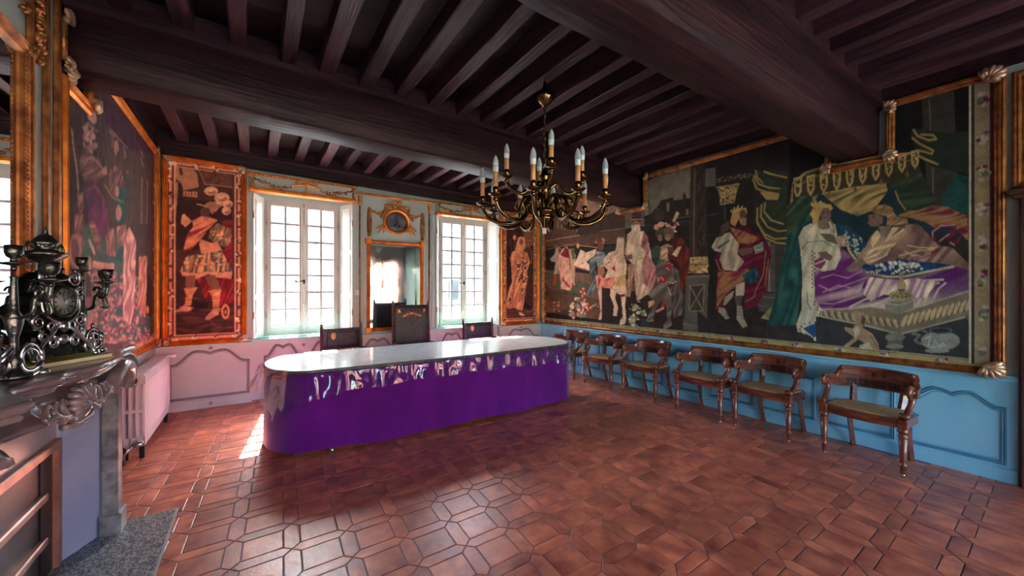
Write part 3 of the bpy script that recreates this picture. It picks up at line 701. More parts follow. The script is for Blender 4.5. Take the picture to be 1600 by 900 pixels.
A.p((206,140,118), (205,440),(235,438),(240,458),(200,458)).p((206,140,118), (275,450),(300,445),(305,465),(275,478)).p((228,92,60), (318,398),(344,400),(338,430))
A.l((206,150,98), 11, (370,22),(470,30),(572,44)).e((214,158,104), 372,28,14,24)
A.p((238,190,166), (400,65),(455,95),(556,58),(545,120),(480,190),(512,270),(470,278),(340,240),(332,215),(370,140)).l((168,46,52), 16, (338,232),(400,252),(475,272)).n(((192,138,98),(214,170,140)), 28, (400,95),(500,95),(500,200),(400,215), seed=5).p((66,66,68), (455,185),(545,122),(540,190),(510,240))
A.p((44,50,54), (640,45),(700,25),(752,40),(758,78),(660,85)).d((146,146,146),(70,72,78), 20, 40, (480,180),(552,130),(545,250),(565,330),(540,480),(480,540),(460,520),(500,420),(520,340),(490,290))
A.d((182,176,164),(104,108,108), 70, 30, (560,80),(640,92),(655,150),(625,240),(572,240),(550,180)).p((176,112,74), (570,240),(632,228),(642,300),(612,340),(575,320)).e((118,76,58), 600,40,34,36).n(((150,60,58),(210,140,110)), 26, (540,-60),(650,-60),(650,20),(540,20), seed=6)
A.d((180,42,56),(236,160,134), 10, 46, (552,330),(590,318),(622,350),(744,328),(748,430),(660,452),(600,462),(565,450)).p((232,172,146), (575,460),(622,460),(626,560),(606,680),(632,712),(600,772),(580,766),(600,690),(590,600)).p((40,30,28), (640,690),(675,650),(660,700),(620,750))
A.l((92,58,42), 40, (30,395),(90,490),(130,560),(118,640)).l((60,40,34), 10, (22,395),(75,490),(112,570))
A.n(((216,156,130),(190,128,106),(120,112,100),(232,180,150)), 42, (285,640),(350,540),(430,560),(470,640),(440,740),(330,770),(280,720), seed=2, dens=2.2).n(((216,150,126),(150,96,80)), 26, (120,590),(180,570),(195,690),(120,690), seed=9)
for x, y in ((405,488),(440,505),(418,532),(442,572),(465,612),(498,648),(470,668),(428,460)): A.e((228,96,70), x, y, 13, 16).e((240,170,140), x-3, y-4, 5, 6)
A.n(((186,140,112),), 22, (500,600),(580,590),(580,640),(500,650), seed=12)
# white horse, mounted king, soldiers
A.at(940,300,.2444)
A.p((52,38,34), (0,600),(300,650),(520,700),(520,880),(0,870)).d((128,44,40),(84,34,30), 12, 34, (470,285),(520,298),(556,360),(566,450),(552,520),(522,640),(490,610),(500,500),(490,450),(440,430),(420,380))
A.p((212,172,146), (90,380),(100,300),(112,285),(125,300),(132,285),(142,300),(145,400)).p((44,52,54), (10,360),(50,340),(92,355),(80,380),(20,395))
A.p((64,78,66), (308,372),(345,340),(382,352),(402,328),(382,425),(308,418)).e((74,72,56), 372,255,30,36).e((142,104,84), 374,294,15,21).p((74,72,56), (345,285),(350,235),(395,235),(398,280),(372,272)).l((60,44,40), 3, (366,290),(384,288)).e((196,128,112), 350,225,15,18).e((206,150,130), 380,207,20,17).l((60,44,38), 9, (300,60),(322,230),(342,350))
A.p((196,166,136), (452,188),(478,122),(497,138),(466,192)).e((104,82,60), 430,255,37,32).e((156,114,92), 424,288,19,25).p((108,86,64), (396,276),(402,232),(455,232),(462,300),(444,292),(440,268)).l((64,46,42), 3, (412,286),(436,282)).n(((210,156,138),(170,84,88),(226,190,160)), 26, (392,200),(490,185),(500,240),(470,260),(440,220),(400,250), seed=3, dens=1.6)
A.d((228,190,158),(170,124,104), 40, 40, (380,350),(420,330),(452,350),(420,400),(432,442),(372,440)).p((90,66,56), (415,350),(455,350),(470,380),(430,395)).p((216,184,150), (450,400),(490,350),(510,350),(480,415))
A.p((222,154,124), (298,702),(332,690),(342,712),(300,742)).p((222,154,124), (345,760),(395,732),(402,745),(352,772)).p((170,44,46), (388,690),(404,690),(400,735),(384,735)).p((170,44,46), (340,640),(356,640),(352,700),(338,700))
A.d((138,122,112),(92,78,72), 60, 90, (335,430),(400,430),(450,470),(492,500),(482,560),(420,600),(442,660),(456,720),(442,800),(452,850),(400,882),(394,850),(420,820),(415,740),(390,690),(352,740),(332,790),(330,825),(300,832),(294,800),(310,760),(340,700),(288,650),(322,610)).d((128,112,104),(70,58,54), 8, 26, (448,480),(496,500),(500,600),(527,680),(512,785),(460,805),(450,720),(438,620),(470,580)).l((196,186,172), 9, (430,575),(455,585),(475,570)).l((206,196,180), 6, (425,610),(445,660))
A.p((150,36,48), (410,470),(435,445),(460,462),(440,500),(412,500)).n(((214,150,130),(120,30,40)), 16, (410,470),(435,445),(460,462),(440,500),(412,500), seed=7).p((150,36,48), (352,535),(395,528),(424,555),(410,582),(360,578)).n(((214,150,130),), 16, (352,535),(395,528),(424,555),(410,582),(360,578), seed=8)
A.p((230,188,160), (15,425),(50,385),(90,375),(140,400),(162,470),(152,560),(158,640),(120,660),(60,615),(18,600),(25,530),(42,500),(12,470)).n(((192,140,118),(206,160,134)), 20, (15,425),(50,385),(90,375),(60,470),(20,470), seed=11).d((236,200,172),(196,148,124), 35, 26, (70,380),(110,376),(145,410),(150,460),(110,450))
A.p((232,186,158), (58,600),(102,600),(86,680),(106,740),(96,792),(74,792),(80,730),(54,660)).p((236,192,164), (120,640),(157,640),(150,720),(156,810),(150,842),(114,852),(120,820),(136,800),(130,720)).p((172,42,50), (0,560),(80,540),(92,580),(62,617),(8,612)).d((182,46,56),(226,140,118), 30, 30, (0,560),(80,540),(92,580),(62,617),(8,612)).p((180,48,54), (60,490),(85,465),(88,510)).p((206,158,104), (92,545),(150,525),(160,580),(120,610),(95,600)).p((150,40,46), (120,655),(152,650),(150,668),(122,672))
A.p((44,64,70), (335,420),(362,430),(348,492),(322,482)).d((232,202,172),(190,148,126), 12, 44, (165,270),(190,250),(270,250),(302,330),(322,440),(340,520),(332,600),(300,650),(240,690),(225,690),(215,600),(200,470),(180,440),(150,400), pw=.6).d((132,50,70),(198,132,130), 10, 34, (268,250),(296,290),(306,420),(347,480),(347,560),(310,625),(256,570),(270,430),(250,380)).e((214,190,162), 235,395,46,42).l((120,60,64), 6, (185,400),(235,430),(275,420))
A.d((200,158,122),(160,112,88), 0, 20, (170,460),(206,460),(200,560),(182,672),(154,666),(166,560)).p((74,48,46), (192,165),(198,135),(222,122),(252,135),(258,170),(250,192),(195,195)).l((206,150,90), 6, (192,178),(256,174)).e((158,108,84), 222,205,24,20).d((236,212,182),(190,160,134), 5, 16, (190,212),(244,208),(250,270),(216,332),(192,300)).p((120,86,70), (150,410),(190,395),(200,425),(160,440)).l((150,104,70), 6, (148,270),(150,400))
A.n(((222,200,164),(186,166,132),(104,112,92),(150,144,112)), 36, (165,770),(205,690),(260,700),(300,830),(290,865),(180,860), seed=21, dens=2.4).p((46,58,56), (250,800),(300,830),(304,862),(250,868))
for st in (((30,470),(60,430),(95,395)),((45,520),(80,470),(100,430)),((120,400),(140,460),(135,520)),((60,615),(110,640),(150,640))): A.l((176,126,104), 5, *st)
A.e((54,36,32), 45,452,6,4).e((120,76,66), 30,520,5,6).l((60,42,40), 4, (208,202),(234,200))
for k in range(7): A.l((176,138,116), 5, (205+k*13,300+k*12),(215+k*14,420+k*20),(222+k*12,560+k*8))
for k in range(5): A.l((82,70,66), 5, (350+k*18,470+k*6),(372+k*16,560+k*14))
# standing king and curtained column
A.at(1090,280,.2667)
A.p((46,40,40), (0,770),(60,820),(525,870),(525,900),(0,900)).p((40,34,33), (70,40),(330,0),(330,640),(70,700)).l((82,74,66), 5, (40,215),(130,200)).l((74,66,60), 5, (40,330),(110,322)).p((98,92,84), (44,-60),(104,-68),(104,40),(44,46)).l((98,86,74), 6, (158,150),(160,240))
A.n(((120,98,72),(86,70,54)), 14, (100,-5),(320,-40),(320,-15),(100,25), seed=31, dens=1.6).p((150,122,86), (108,45),(248,22),(228,75),(216,138),(134,152),(124,80)).n(((184,154,108),(84,64,46)), 16, (112,48),(244,28),(226,75),(214,134),(136,146), seed=32, dens=1.4)
A.p((80,73,68), (398,60),(512,60),(512,665),(400,660)).l((132,122,112), 12, (418,110),(420,655)).p((60,54,51), (450,100),(512,100),(512,665),(455,660)).p((74,68,64), (385,668),(512,672),(512,800),(362,772),(350,735)).l((118,110,102), 6, (385,690),(470,700)).l((104,96,90), 6, (360,740),(440,752))
A.d((112,30,58),(78,20,40), 60, 60, (190,280),(290,275),(380,340),(426,400),(427,470),(402,640),(350,740),(280,765),(270,700),(200,640),(160,740),(98,768),(110,690),(130,580),(105,480),(103,430),(190,400))
A.d((196,180,154),(150,134,116), 20, 60, (130,330),(190,310),(242,380),(232,440),(272,480),(230,540),(150,530),(130,470),(140,430),(95,417),(83,395),(110,345), pw=.5).p((80,98,104), (110,398),(190,350),(185,370),(120,412)).d((190,178,156),(110,118,116), 70, 22, (325,395),(382,368),(388,420),(340,437))
A.d((128,32,64),(146,104,70), 50, 46, (120,545),(240,540),(290,520),(330,560),(240,610),(160,680),(110,760),(112,660)).d((124,32,62),(150,108,72), 35, 40, (190,282),(260,300),(330,330),(370,350),(300,380),(240,372))
for st in (((210,290),(240,350),(300,372)),((250,300),(290,340),(350,350)),((130,600),(210,580),(290,545)),((120,690),(160,640),(220,600)),((400,420),(385,560),(340,650)),((415,470),(395,620)),((280,720),(330,690),(345,640)),((105,470),(130,530),(180,555))): A.l((150,112,74), 7, *st)
A.d((38,92,112),(26,50,62), 8, 20, (262,560),(345,515),(358,592),(280,617)).p((182,166,146), (225,620),(276,600),(272,680),(222,684)).p((88,76,70), (215,685),(262,685),(252,750),(228,750)).p((150,136,120), (230,740),(262,745),(266,800),(292,860),(265,872),(228,820)).p((150,136,120), (125,750),(158,755),(188,815),(165,822),(122,775)).p((150,134,116), (160,690),(215,650),(205,690),(160,740),(150,735))
for k in range(4): A.l((84,72,66), 4, (232,752+k*20),(262,760+k*20))
A.p((172,132,84), (190,250),(205,190),(240,170),(285,168),(292,200),(245,228),(218,278),(195,262)).p((178,146,92), (190,190),(200,175),(206,190),(214,158),(224,178),(238,148),(246,172),(264,152),(266,175),(210,200)).e((92,70,62), 264,205,19,27).d((180,142,98),(130,98,70), 5, 14, (240,230),(287,226),(282,272),(255,268))
A.p((98,80,70), (238,408),(325,402),(322,430),(262,450),(238,432)).p((80,64,56), (138,272),(180,243),(192,280),(150,332),(122,342))
A.p((48,56,44), (318,-20),(350,-60),(380,-40),(430,-50),(525,-50),(525,385),(430,378),(380,330),(343,260),(345,170),(390,125),(470,122),(480,84),(365,80))
for st in (((325,0),(345,55),(400,75),(470,85)),((330,-20),(360,30),(420,50),(480,55)),((340,-50),(350,-10),(380,20)),((390,-45),(430,-30),(520,-10)),((350,170),(348,250),(390,320),(450,350),(525,345)),((375,150),(370,220),(410,280),(470,305),(525,300)),((352,260),(400,345),(460,372),(520,378)),((395,140),(390,190),(430,240),(500,262))): A.l((166,136,84), 13, *st)
A.p((166,136,86), (365,75),(480,85),(470,122),(400,118)).d((62,100,90),(136,128,84), 50, 60, (372,815),(430,740),(530,630),(560,560),(560,835),(460,835))
for k in range(6): A.l((34,30,30), 4, (90+k*75,780),(170+k*85,900))
# bedchamber: canopy, swags, curtains
A.at(1280,100,.3556)
A.p((26,24,26), (-130,330),(100,230),(330,130),(760,0),(760,640),(-130,640)).p((30,50,60), (-60,560),(60,560),(300,520),(460,500),(760,560),(760,760),(-60,760))
A.p((62,56,51), (448,130),(592,120),(612,660),(520,640),(470,500)).l((112,102,90), 7, (484,160),(490,320),(498,420),(502,600)).p((40,46,38), (400,300),(425,280),(560,305),(745,285),(745,520),(620,478),(490,450),(430,405))
for st in (((410,325),(440,350),(500,380),(495,395),(440,380)),((415,290),(430,315),(480,335),(515,330),(500,312),(450,310)),((430,400),(470,420),(520,440))): A.l((168,138,86), 12, *st)
A.p((36,76,74), (600,480),(745,520),(750,700),(760,820),(700,800),(640,720),(560,640),(530,600)).d((42,86,80),(30,58,60), 70, 60, (600,480),(745,520),(750,700),(690,620))
A.d((64,78,56),(40,52,44), 70, 50, (300,520),(335,480),(445,470),(520,600),(500,640),(385,650)).l((166,136,86), 9, (335,560),(352,605),(378,640))
A.d((84,84,54),(180,150,98), 60, 40, (10,570),(60,555),(290,510),(300,560),(240,640),(170,668),(95,640)).d((70,76,52),(168,138,88), 40, 44, (-118,520),(-60,540),(0,570),(-40,640),(-100,700),(-140,720))
A.p((60,54,40), (-116,520),(-70,480),(120,420),(425,385),(445,470),(430,500),(330,520),(150,540),(0,570),(-60,600),(-116,620)).l((168,138,90), 13, (-112,522),(-60,478),(60,440),(250,408),(425,390)).l((120,98,66), 8, (-100,545),(-40,500),(100,462),(430,420))
for k in range(10):
    t = k/9; x = -95+515*t; yy = 520-118*t+28*math.sin(t*3.1)*.4; h = 74-14*t
    A.p((172,142,94), (x-18,yy-20),(x+20,yy-26),(x+17,yy+h*.55),(x,yy+h),(x-15,yy+h*.6)).p((70,62,44), (x-9,yy-10),(x+11,yy-13),(x+8,yy+h*.45),(x,yy+h*.75),(x-7,yy+h*.5)).n(((184,154,104),), 12, (x-9,yy-10),(x+11,yy-13),(x+8,yy+h*.45),(x-7,yy+h*.5), seed=40+k)
    if k % 2 == 0: A.e((120,84,60), x+24, yy+h*1.05, 7, 14)
# reclining queen
A.at(1230,290,.2778)
A.d((46,94,84),(30,62,64), 12, 60, (-60,600),(0,280),(60,220),(130,130),(145,120),(130,200),(75,240),(80,330),(90,480),(72,620),(52,785),(-120,790),(-100,740)).d((84,92,62),(40,60,54), 30, 60, (0,120),(60,60),(140,60),(150,120),(75,220),(20,260),(0,280))
A.p((52,46,46), (-120,790),(60,785),(540,890),(540,960),(-150,960)).p((34,62,84), (258,212),(330,222),(425,290),(475,385),(400,414),(340,330),(280,270)).n(((176,180,160),(120,140,140)), 22, (300,235),(425,290),(470,385),(400,410),(340,310), seed=51, dens=1.0)
A.d((186,160,158),(96,38,102), 68, 120, (148,470),(300,340),(340,380),(372,420),(430,470),(545,480),(600,560),(560,700),(420,684),(330,694),(250,704),(188,694),(148,640))
for st in (((190,520),(260,500),(340,520),(420,480)),((180,560),(240,590),(330,560),(440,520),(540,510)),((200,600),(290,560),(380,580),(540,545)),((170,660),(260,665),(350,650),(440,672),(545,660)),((420,560),(480,590),(545,580)),((350,480),(400,470)),((330,620),(430,600),(545,620))): A.l((168,130,150), 9, *st)
A.d((206,198,172),(166,162,144), 15, 80, (130,213),(230,198),(270,220),(292,330),(302,400),(270,472),(200,482),(150,460),(156,640),(197,700),(192,760),(240,820),(160,876),(128,842),(58,822),(52,780),(80,700),(85,500),(75,370),(63,290),(90,235), pw=.6)
A.p((34,78,126), (88,802),(170,768),(205,780),(160,805),(225,815),(150,856)).l((44,74,90), 6, (80,360),(110,320),(200,310),(260,345)).l((46,84,110), 8, (110,600),(115,660),(135,700)).p((120,50,84), (155,420),(190,400),(220,430),(190,470),(158,460)).l((206,190,170), 8, (160,440),(210,420))
for k in range(26):
    t = k/25; x, y = (142, 370+t*280) if t < .75 else (142+(t-.75)*200, 650+(t-.75)*360); A.e((70,58,50), x+(k%2)*12, y, 4, 7)
for k in range(14): a = k/13*5.2; A.e((70,58,50), 150+78*math.cos(a), 812+44*math.sin(a), 4, 6)
A.p((188,152,98), (128,160),(150,115),(180,102),(245,105),(258,130),(240,145),(195,140),(182,170),(170,225),(140,218),(145,190)).e((116,95,84), 217,162,30,38).p((128,108,95), (172,195),(225,185),(244,240),(200,250),(175,235)).p((190,158,96), (135,115),(132,90),(150,100),(160,82),(172,98),(190,84),(198,100),(212,92),(208,112),(150,122))
for x in (204, 230): A.e((50,40,40), x, 152, 6, 3)
A.l((140,60,60), 4, (212,183),(226,181)).l((150,122,84), 12, (240,190),(262,230),(262,265)).p((104,86,78), (182,268),(245,272),(292,300),(284,332),(220,312)).d((196,176,154),(150,120,108), 20, 20, (268,290),(318,280),(332,342),(290,347)).l((192,176,146), 20, (325,280),(352,370),(392,425)).p((108,90,80), (170,375),(220,370),(258,400),(240,425),(190,405))
for k in range(8): A.e((80,64,50), 322+k*9, 290+k*18, 4, 6)
# leaning man, brocade sheet, purple coverlet
A.at(1360,300,.17778)
A.d((190,172,156),(84,32,94), 70, 260, (-20,720),(250,770),(420,740),(730,655),(950,710),(1075,735),(1075,830),(700,960),(-200,1120),(-330,1100),(-330,980),(-100,900))
for st in (((-180,1010),(-40,940),(100,900)),((-280,1060),(-140,1060),(60,980),(200,920)),((40,820),(200,800),(420,780),(640,770)),((250,860),(420,830),(600,800)),((480,960),(520,860),(560,820)),((420,980),(470,880)),((560,930),(600,850),(660,800))): A.l((200,186,166), 20, *st)
A.d((218,208,174),(150,110,140), 20, 90, (-20,745),(240,775),(420,760),(600,790),(480,930),(330,930),(120,900),(0,960),(-60,900), pw=.5)
A.d((36,68,116),(28,48,84), 30, 40, (-90,640),(0,650),(230,588),(400,600),(640,640),(735,652),(400,722),(200,748),(-20,705)).n(((196,198,176),(150,164,160)), 46, (-60,650),(230,600),(420,625),(470,680),(200,735),(-20,700), seed=61, dens=1.4).l((196,184,150), 24, (-30,705),(150,745),(300,742),(480,705),(730,655))
for k in range(18): A.e((70,58,54), -10+k*26, 712+20*math.sin(k*.18)-max(0, k-11)*9, 8, 9)
A.d((104,30,58),(148,112,76), 70, 60, (238,210),(330,165),(420,160),(540,118),(680,130),(800,190),(855,212),(1062,280),(1072,465),(850,422),(800,370),(700,280),(560,312),(480,262),(330,222)).d((122,26,56),(84,22,42), 80, 70, (850,215),(1062,285),(1072,462),(860,415)).l((150,116,80), 12, (810,275),(940,310),(1065,335))
A.d((160,128,114),(104,78,74), 35, 130, (-10,400),(60,330),(140,400),(190,310),(330,288),(402,280),(442,300),(600,470),(720,490),(832,600),(952,700),(880,695),(700,640),(560,622),(350,602),(240,582),(200,602),(0,645),(-90,620),(-120,570),(-40,480)).d((212,186,146),(168,134,112), 60, 60, (-80,560),(0,500),(180,400),(292,318),(305,370),(200,480),(60,560),(-60,590), pw=.5).p((206,178,140), (10,390),(60,335),(90,380),(60,440),(20,490),(0,450)).p((206,178,140), (130,430),(190,312),(250,315),(160,420))
for st in (((330,470),(440,490),(600,490)),((260,560),(400,520),(560,500)),((300,520),(380,560),(480,560))): A.l((196,166,130), 14, *st)
for st in (((560,420),(545,360),(620,300),(740,295)),((600,440),(680,380),(740,330)),((740,300),(750,350),(690,400)),((700,460),(760,440),(790,390)),((600,500),(520,550),(360,595))): A.l((112,28,64), 34, *st)
for st in (((548,400),(545,350),(620,295),(745,290)),((610,430),(690,370)),((380,590),(450,570),(530,540)),((700,440),(740,470))): A.l((206,170,160), 9, *st)
A.d((170,134,92),(116,90,64), 60, 34, (-5,170),(40,120),(130,108),(192,140),(212,190),(240,218),(322,230),(334,280),(230,294),(140,294),(150,215),(100,205),(60,190)).p((122,94,84), (-20,200),(60,188),(112,225),(110,270),(60,302),(0,304),(-12,282),(-28,275),(-12,250)).p((126,110,98), (70,300),(182,298),(150,382),(100,392)).e((40,32,32), 28,215,10,6).l((150,60,58), 6, (-10,270),(10,268))
A.at(1280,380,.2667).p((120,102,90), (158,150),(200,110),(270,92),(285,110),(230,150),(175,165)).d((206,180,146),(150,120,104), 60, 30, (255,95),(330,40),(420,30),(400,70),(290,125), pw=.5)
# bed rail, finial, dog, pot
A.p((50,51,53), (-20,430),(20,430),(280,480),(470,530),(1040,390),(1040,760),(-20,640)).p((112,101,84), (20,390),(200,385),(290,372),(390,385),(470,412),(1012,238),(1016,388),(470,532),(280,482),(20,432))
for k in range(16):
    t = k/15; x = 500+510*t; y = 455-128*t; A.e((168,148,114), x, y, 13, 40, 25).e((74,64,54), x+15, y+4, 5, 30, 20)
for k in range(11):
    t = k/10; x = 40+410*t; y = 412+58*t; A.e((160,142,110), x, y, 12, 28, -25).e((70,60,52), x+14, y+4, 4, 22, -20)
for st in (((20,388),(200,384),(290,370),(390,384),(470,410),(1012,236)),((20,432),(280,484),(470,534),(1016,390))): A.l((162,156,142), 11, *st)
A.l((96,92,86), 10, (470,412),(470,530)).p((120,115,106), (384,352),(470,330),(552,335),(552,382),(470,412),(388,386)).l((170,166,152), 8, (386,352),(470,364),(552,336)).l((84,80,76), 5, (470,364),(470,410))
A.e((158,142,110), 480,306,70,34).l((90,76,60), 6, (416,300),(480,318),(545,300)).e((156,138,108), 482,250,27,32).e((100,84,66), 482,275,22,8).e((150,132,104), 480,195,12,30).n(((110,92,70),), 12, (420,280),(540,280),(540,330),(420,330), seed=71)
for cx, cy, rx, ry, c in ((445,550,58,26,110),(445,582,46,14,90),(442,604,52,16,120),(442,640,28,26,88),(915,435,62,20,84),(920,465,50,14,70),(925,490,40,14,88),(930,530,22,40,72)): A.e((c,c-2,c-8), cx, cy, rx, ry)
A.p((150,124,102), (193,402),(215,395),(262,410),(277,462),(252,492),(312,532),(348,592),(352,645),(238,642),(230,620),(272,590),(230,562),(165,612),(143,602),(208,552),(150,508),(148,490),(200,500),(217,450)).p((176,160,138), (235,600),(290,580),(330,640),(240,642)).p((190,170,150), (200,500),(230,480),(240,530),(210,555)).p((96,70,58), (250,420),(275,440),(262,485),(245,470)).l((80,62,54), 6, (300,540),(335,600))
A.e((124,126,118), 710,572,114,56).e((84,86,84), 712,512,70,20).e((40,42,44), 712,512,54,13).e((126,128,120), 690,630,72,13).l((186,184,168), 8, (615,560),(650,545),(640,600)).l((178,176,162), 7, (670,600),(680,570),(700,600)).l((178,176,162), 7, (705,610),(725,585),(740,600)).l((112,112,104), 16, (590,590),(560,570),(590,540),(545,530),(590,505),(630,520)).l((150,150,140), 8, (600,590),(660,612),(760,600))
# woven floral border: along the foot and the near side
A.t = (0, 0, 1)
def band(mask, c): A.C[mask] = lin(c)
band(V < .935, (178,172,150)); band(V < .925, (60,44,40)); band(V < .918, (152,138,92)); band(V < .868, (110,60,60)); band(V < .85, (60,34,34))
uu = .95
rnd = np.random.RandomState(3)
def posy(u, v, r, axis):
    for _ in range(9):
        a = rnd.uniform(0, 6.3); q = rnd.uniform(0, r); du, dv = q*math.cos(a)*(1.7 if axis else .8), q*math.sin(a)*(.8 if axis else 1.9)
        c = ((170,156,150),(120,70,100),(96,112,84),(176,164,140),(110,40,60))[rnd.randint(5)]; k = rnd.uniform(.35, .55)*r
        A.C[(U-u-du)**2+(V-v-dv)**2 < k*k] = lin(c)
for k in range(16): posy(.72+k*.345, .893, .030, True)
near = U < .56
band(near & (V > .9), (190,180,156)); band((U < .548) & (V > .9), (56,44,42)); band((U < .532) & (V > .88), (146,130,102)); band((U < .452) & (V > .86), (64,34,44)); band(U < .425, (40,26,30))
for k in range(8): posy(.490, 1.02+k*.285, .036, False)
band((U > 6.08), (120,72,52)); band(U > 6.115, (60,34,28))
for k in range(9): posy(6.10, 1.0+k*.22, .035, False)
hang(GT, P, F, A.C, 1.15)
GP = [(UT,VB_),(UT,TOP1),(1.06,TOP1),(1.06,N1),(1.46,N1),(1.46,TOP2),(3.72,TOP2),(3.72,N2),(4.15,N2),(4.15,TOP3),(UE,TOP3),(UE,VB_)]
strip_frame('frame_rail', GT, GP, lambda u, v, n: PR(u, v, n+.025), -.062, .038, M['gold_dark'])
def knot(root, fn, u, v, du, dv, size, seed, m='gold_knot'):
    c = Vector(fn(u, v, .05)); ex = (Vector(fn(u+du, v+dv, .05))-c).normalized(); un = (Vector(fn(u, v, .06))-c).normalized(); ey = un.cross(ex)
    B = MB(); acanthus(B, c, ex, ey, un, size, seed); B.build('corner_ornament', M[m], root, world=True)
for i, (u, v, du, dv, s) in enumerate(((.43,.86,-1,-1,.105),(.43,3.19,-1,1,.105),(1.02,3.17,-1,.4,.085),(1.02,2.72,-1,-.3,.085),(1.51,2.72,1,-.4,.08),(1.52,3.16,1,.5,.07),(3.66,3.16,-1,-.8,.08),(3.67,2.73,-1,-.6,.08),(4.2,2.73,1,-.5,.07),(6.10,.87,1,-1,.075))): knot(GT, PR, u, v, du, dv, s, i)
# ---- tapestry on the left wall, beyond the fireplace
LT = thing('framed_tapestry', 'faded brown and pink tapestry with armoured figures on the wall behind the radiator', 'tapestry', (XL+.03, 4.8, .85))
us = list(np.linspace(3.47, 6.16, 190)); vs_ = list(np.linspace(.86, 3.17, 240))
P, F, X, Y, U, V = cloth_grid(us, vs_, PL, .03, lambda u, v: 3.40 < u < 3.86 and v > 2.83)
A = Art(X, Y, (70,56,56))
A.at(90,130,.2444)
A.d((74,60,58),(58,46,48), 0, 40, (-20,-100),(300,-100),(300,900),(-20,900)).d((78,44,62),(64,40,54), 40, 50, (290,60),(620,400),(620,600),(430,420),(310,270)).p((78,62,60), (300,400),(600,450),(600,900),(300,900))
for st in (((320,270),(452,424)),((322,295),(350,330),(350,400)),((360,320),(365,350)),((345,400),(360,410)),((420,400),(435,470),(420,480)),((440,565),(455,575)),((535,430),(545,480)),((530,480),(550,535)),((540,600),(535,900)),((575,620),(570,900))): A.l((172,128,116), 5, *st)
A.p((160,122,112), (190,168),(215,158),(240,168),(252,240),(232,262),(195,222)).n(((168,130,118),(120,90,84),(150,112,104)), 46, (150,270),(190,245),(258,300),(255,470),(200,460),(165,400), seed=81, dens=3).d((140,104,98),(84,62,62), 60, 34, (140,520),(152,440),(190,400),(232,470),(262,480),(300,560),(320,570),(250,640),(170,630))
A.l((180,136,122), 9, (90,290),(100,400),(125,560),(135,740)).l((172,128,116), 8, (165,520),(200,480),(240,490),(290,545)).p((160,120,110), (285,545),(310,530),(318,580),(290,590))
A.d((116,44,98),(78,52,62), 20, 40, (170,650),(220,620),(290,690),(312,800),(290,900),(200,900),(190,760)).l((130,90,86), 8, (180,690),(240,660),(285,720),(300,830)).d((150,108,100),(96,66,66), 10, 30, (130,740),(160,690),(165,800),(130,900))
A.p((158,116,106), (362,372),(385,366),(392,420),(372,465),(360,430)).d((152,108,102),(92,62,64), 15, 30, (338,560),(365,530),(395,520),(432,640),(425,760),(350,740),(328,640)).p((48,78,78), (372,650),(445,680),(430,900),(370,900)).e((176,124,116), 380,690,12,36).e((176,124,116), 390,830,18,50).l((170,124,112), 7, (300,650),(350,730),(420,760))
A.at(90,340,.2444)
A.p((70,92,84), (120,40),(250,60),(440,80),(430,350),(120,350)).d((126,48,96),(96,60,74), 10, 40, (210,-60),(320,-60),(330,60),(300,150),(240,60)).d((176,120,110),(110,74,72), 10, 34, (110,-20),(160,-20),(165,180),(130,230),(110,120)).e((158,108,100), 112,215,42,112).e((112,74,72), 112,215,26,86).l((198,144,130), 6, (75,160),(85,260),(125,325),(150,300))
A.d((178,122,112),(116,76,76), 80, 40, (200,40),(235,20),(272,150),(280,240),(255,215)).p((196,138,124), (205,130),(245,230),(232,236),(195,150)).d((184,128,118),(120,76,78), 0, 26, (300,120),(360,60),(370,250),(315,240)).d((184,128,118),(120,80,80), 10, 24, (375,60),(440,40),(430,190),(385,210)).p((52,82,80), (395,180),(430,190),(430,280),(360,275))
A.p((206,146,132), (225,278),(362,296),(358,338),(222,322)).p((200,142,128), (200,250),(218,255),(212,370),(195,360))
for k in range(14): A.l((130,70,72), 4, (232+k*9, 300),(232+k*9, 330))
A.p((92,70,68), (0,345),(190,352),(190,392),(0,390)).d((150,104,98),(84,60,62), 5, 46, (90,400),(180,395),(190,900),(90,900)).d((176,116,108),(120,76,78), 8, 60, (108,520),(250,500),(262,790),(180,740),(108,690))
A.p((70,88,84), (250,330),(430,340),(590,420),(590,820),(255,800)).n(((196,132,122),(132,52,80),(56,92,88),(150,92,92),(170,104,104)), 30, (200,330),(430,340),(590,420),(590,820),(255,800), seed=82, dens=3.2)
A.d((226,162,146),(162,100,100), 4, 36, (428,100),(460,60),(502,150),(492,560),(468,690),(420,640),(420,300), pw=.7).d((224,150,126),(168,96,86), 5, 30, (520,250),(575,245),(560,645),(515,560)).p((56,34,34), (575,340),(610,420),(600,640),(562,620)).e((216,120,70), 575,590,10,24)
band2 = lambda m, c: A.C.__setitem__(m, lin(c))
band2(V < .97, (150,96,80)); band2(V < .955, (190,128,104)); band2(V < .90, (88,50,46)); band2(U > 6.06, (120,60,44)); band2(U > 6.12, (80,36,30))
rnd = np.random.RandomState(5)
def posy2(u, v, r):
    for _ in range(7):
        a = rnd.uniform(0, 6.3); q = rnd.uniform(0, r); k = r*rnd.uniform(.3, .5); A.C[(U-u-q*math.cos(a)*1.4)**2+(V-v-q*math.sin(a))**2 < k*k] = lin(((210,150,124),(120,50,60),(96,90,74),(230,176,150))[rnd.randint(4)])
for k in range(12): posy2(3.6+k*.22, .925, .035)
for k in range(11): posy2(6.09, 1.0+k*.19, .032)
for k in range(8): posy2(4.2+k*.26, 3.13, .03)
hang(LT, P, F, A.C, 1.35)
strip_frame('frame_rail', LT, [(3.44,.835),(6.18,.835),(6.18,3.155),(3.88,3.155),(3.88,2.80),(3.44,2.80)], lambda u, v, n: PL(u, v, n+.02), .07, .045, M['gold'])
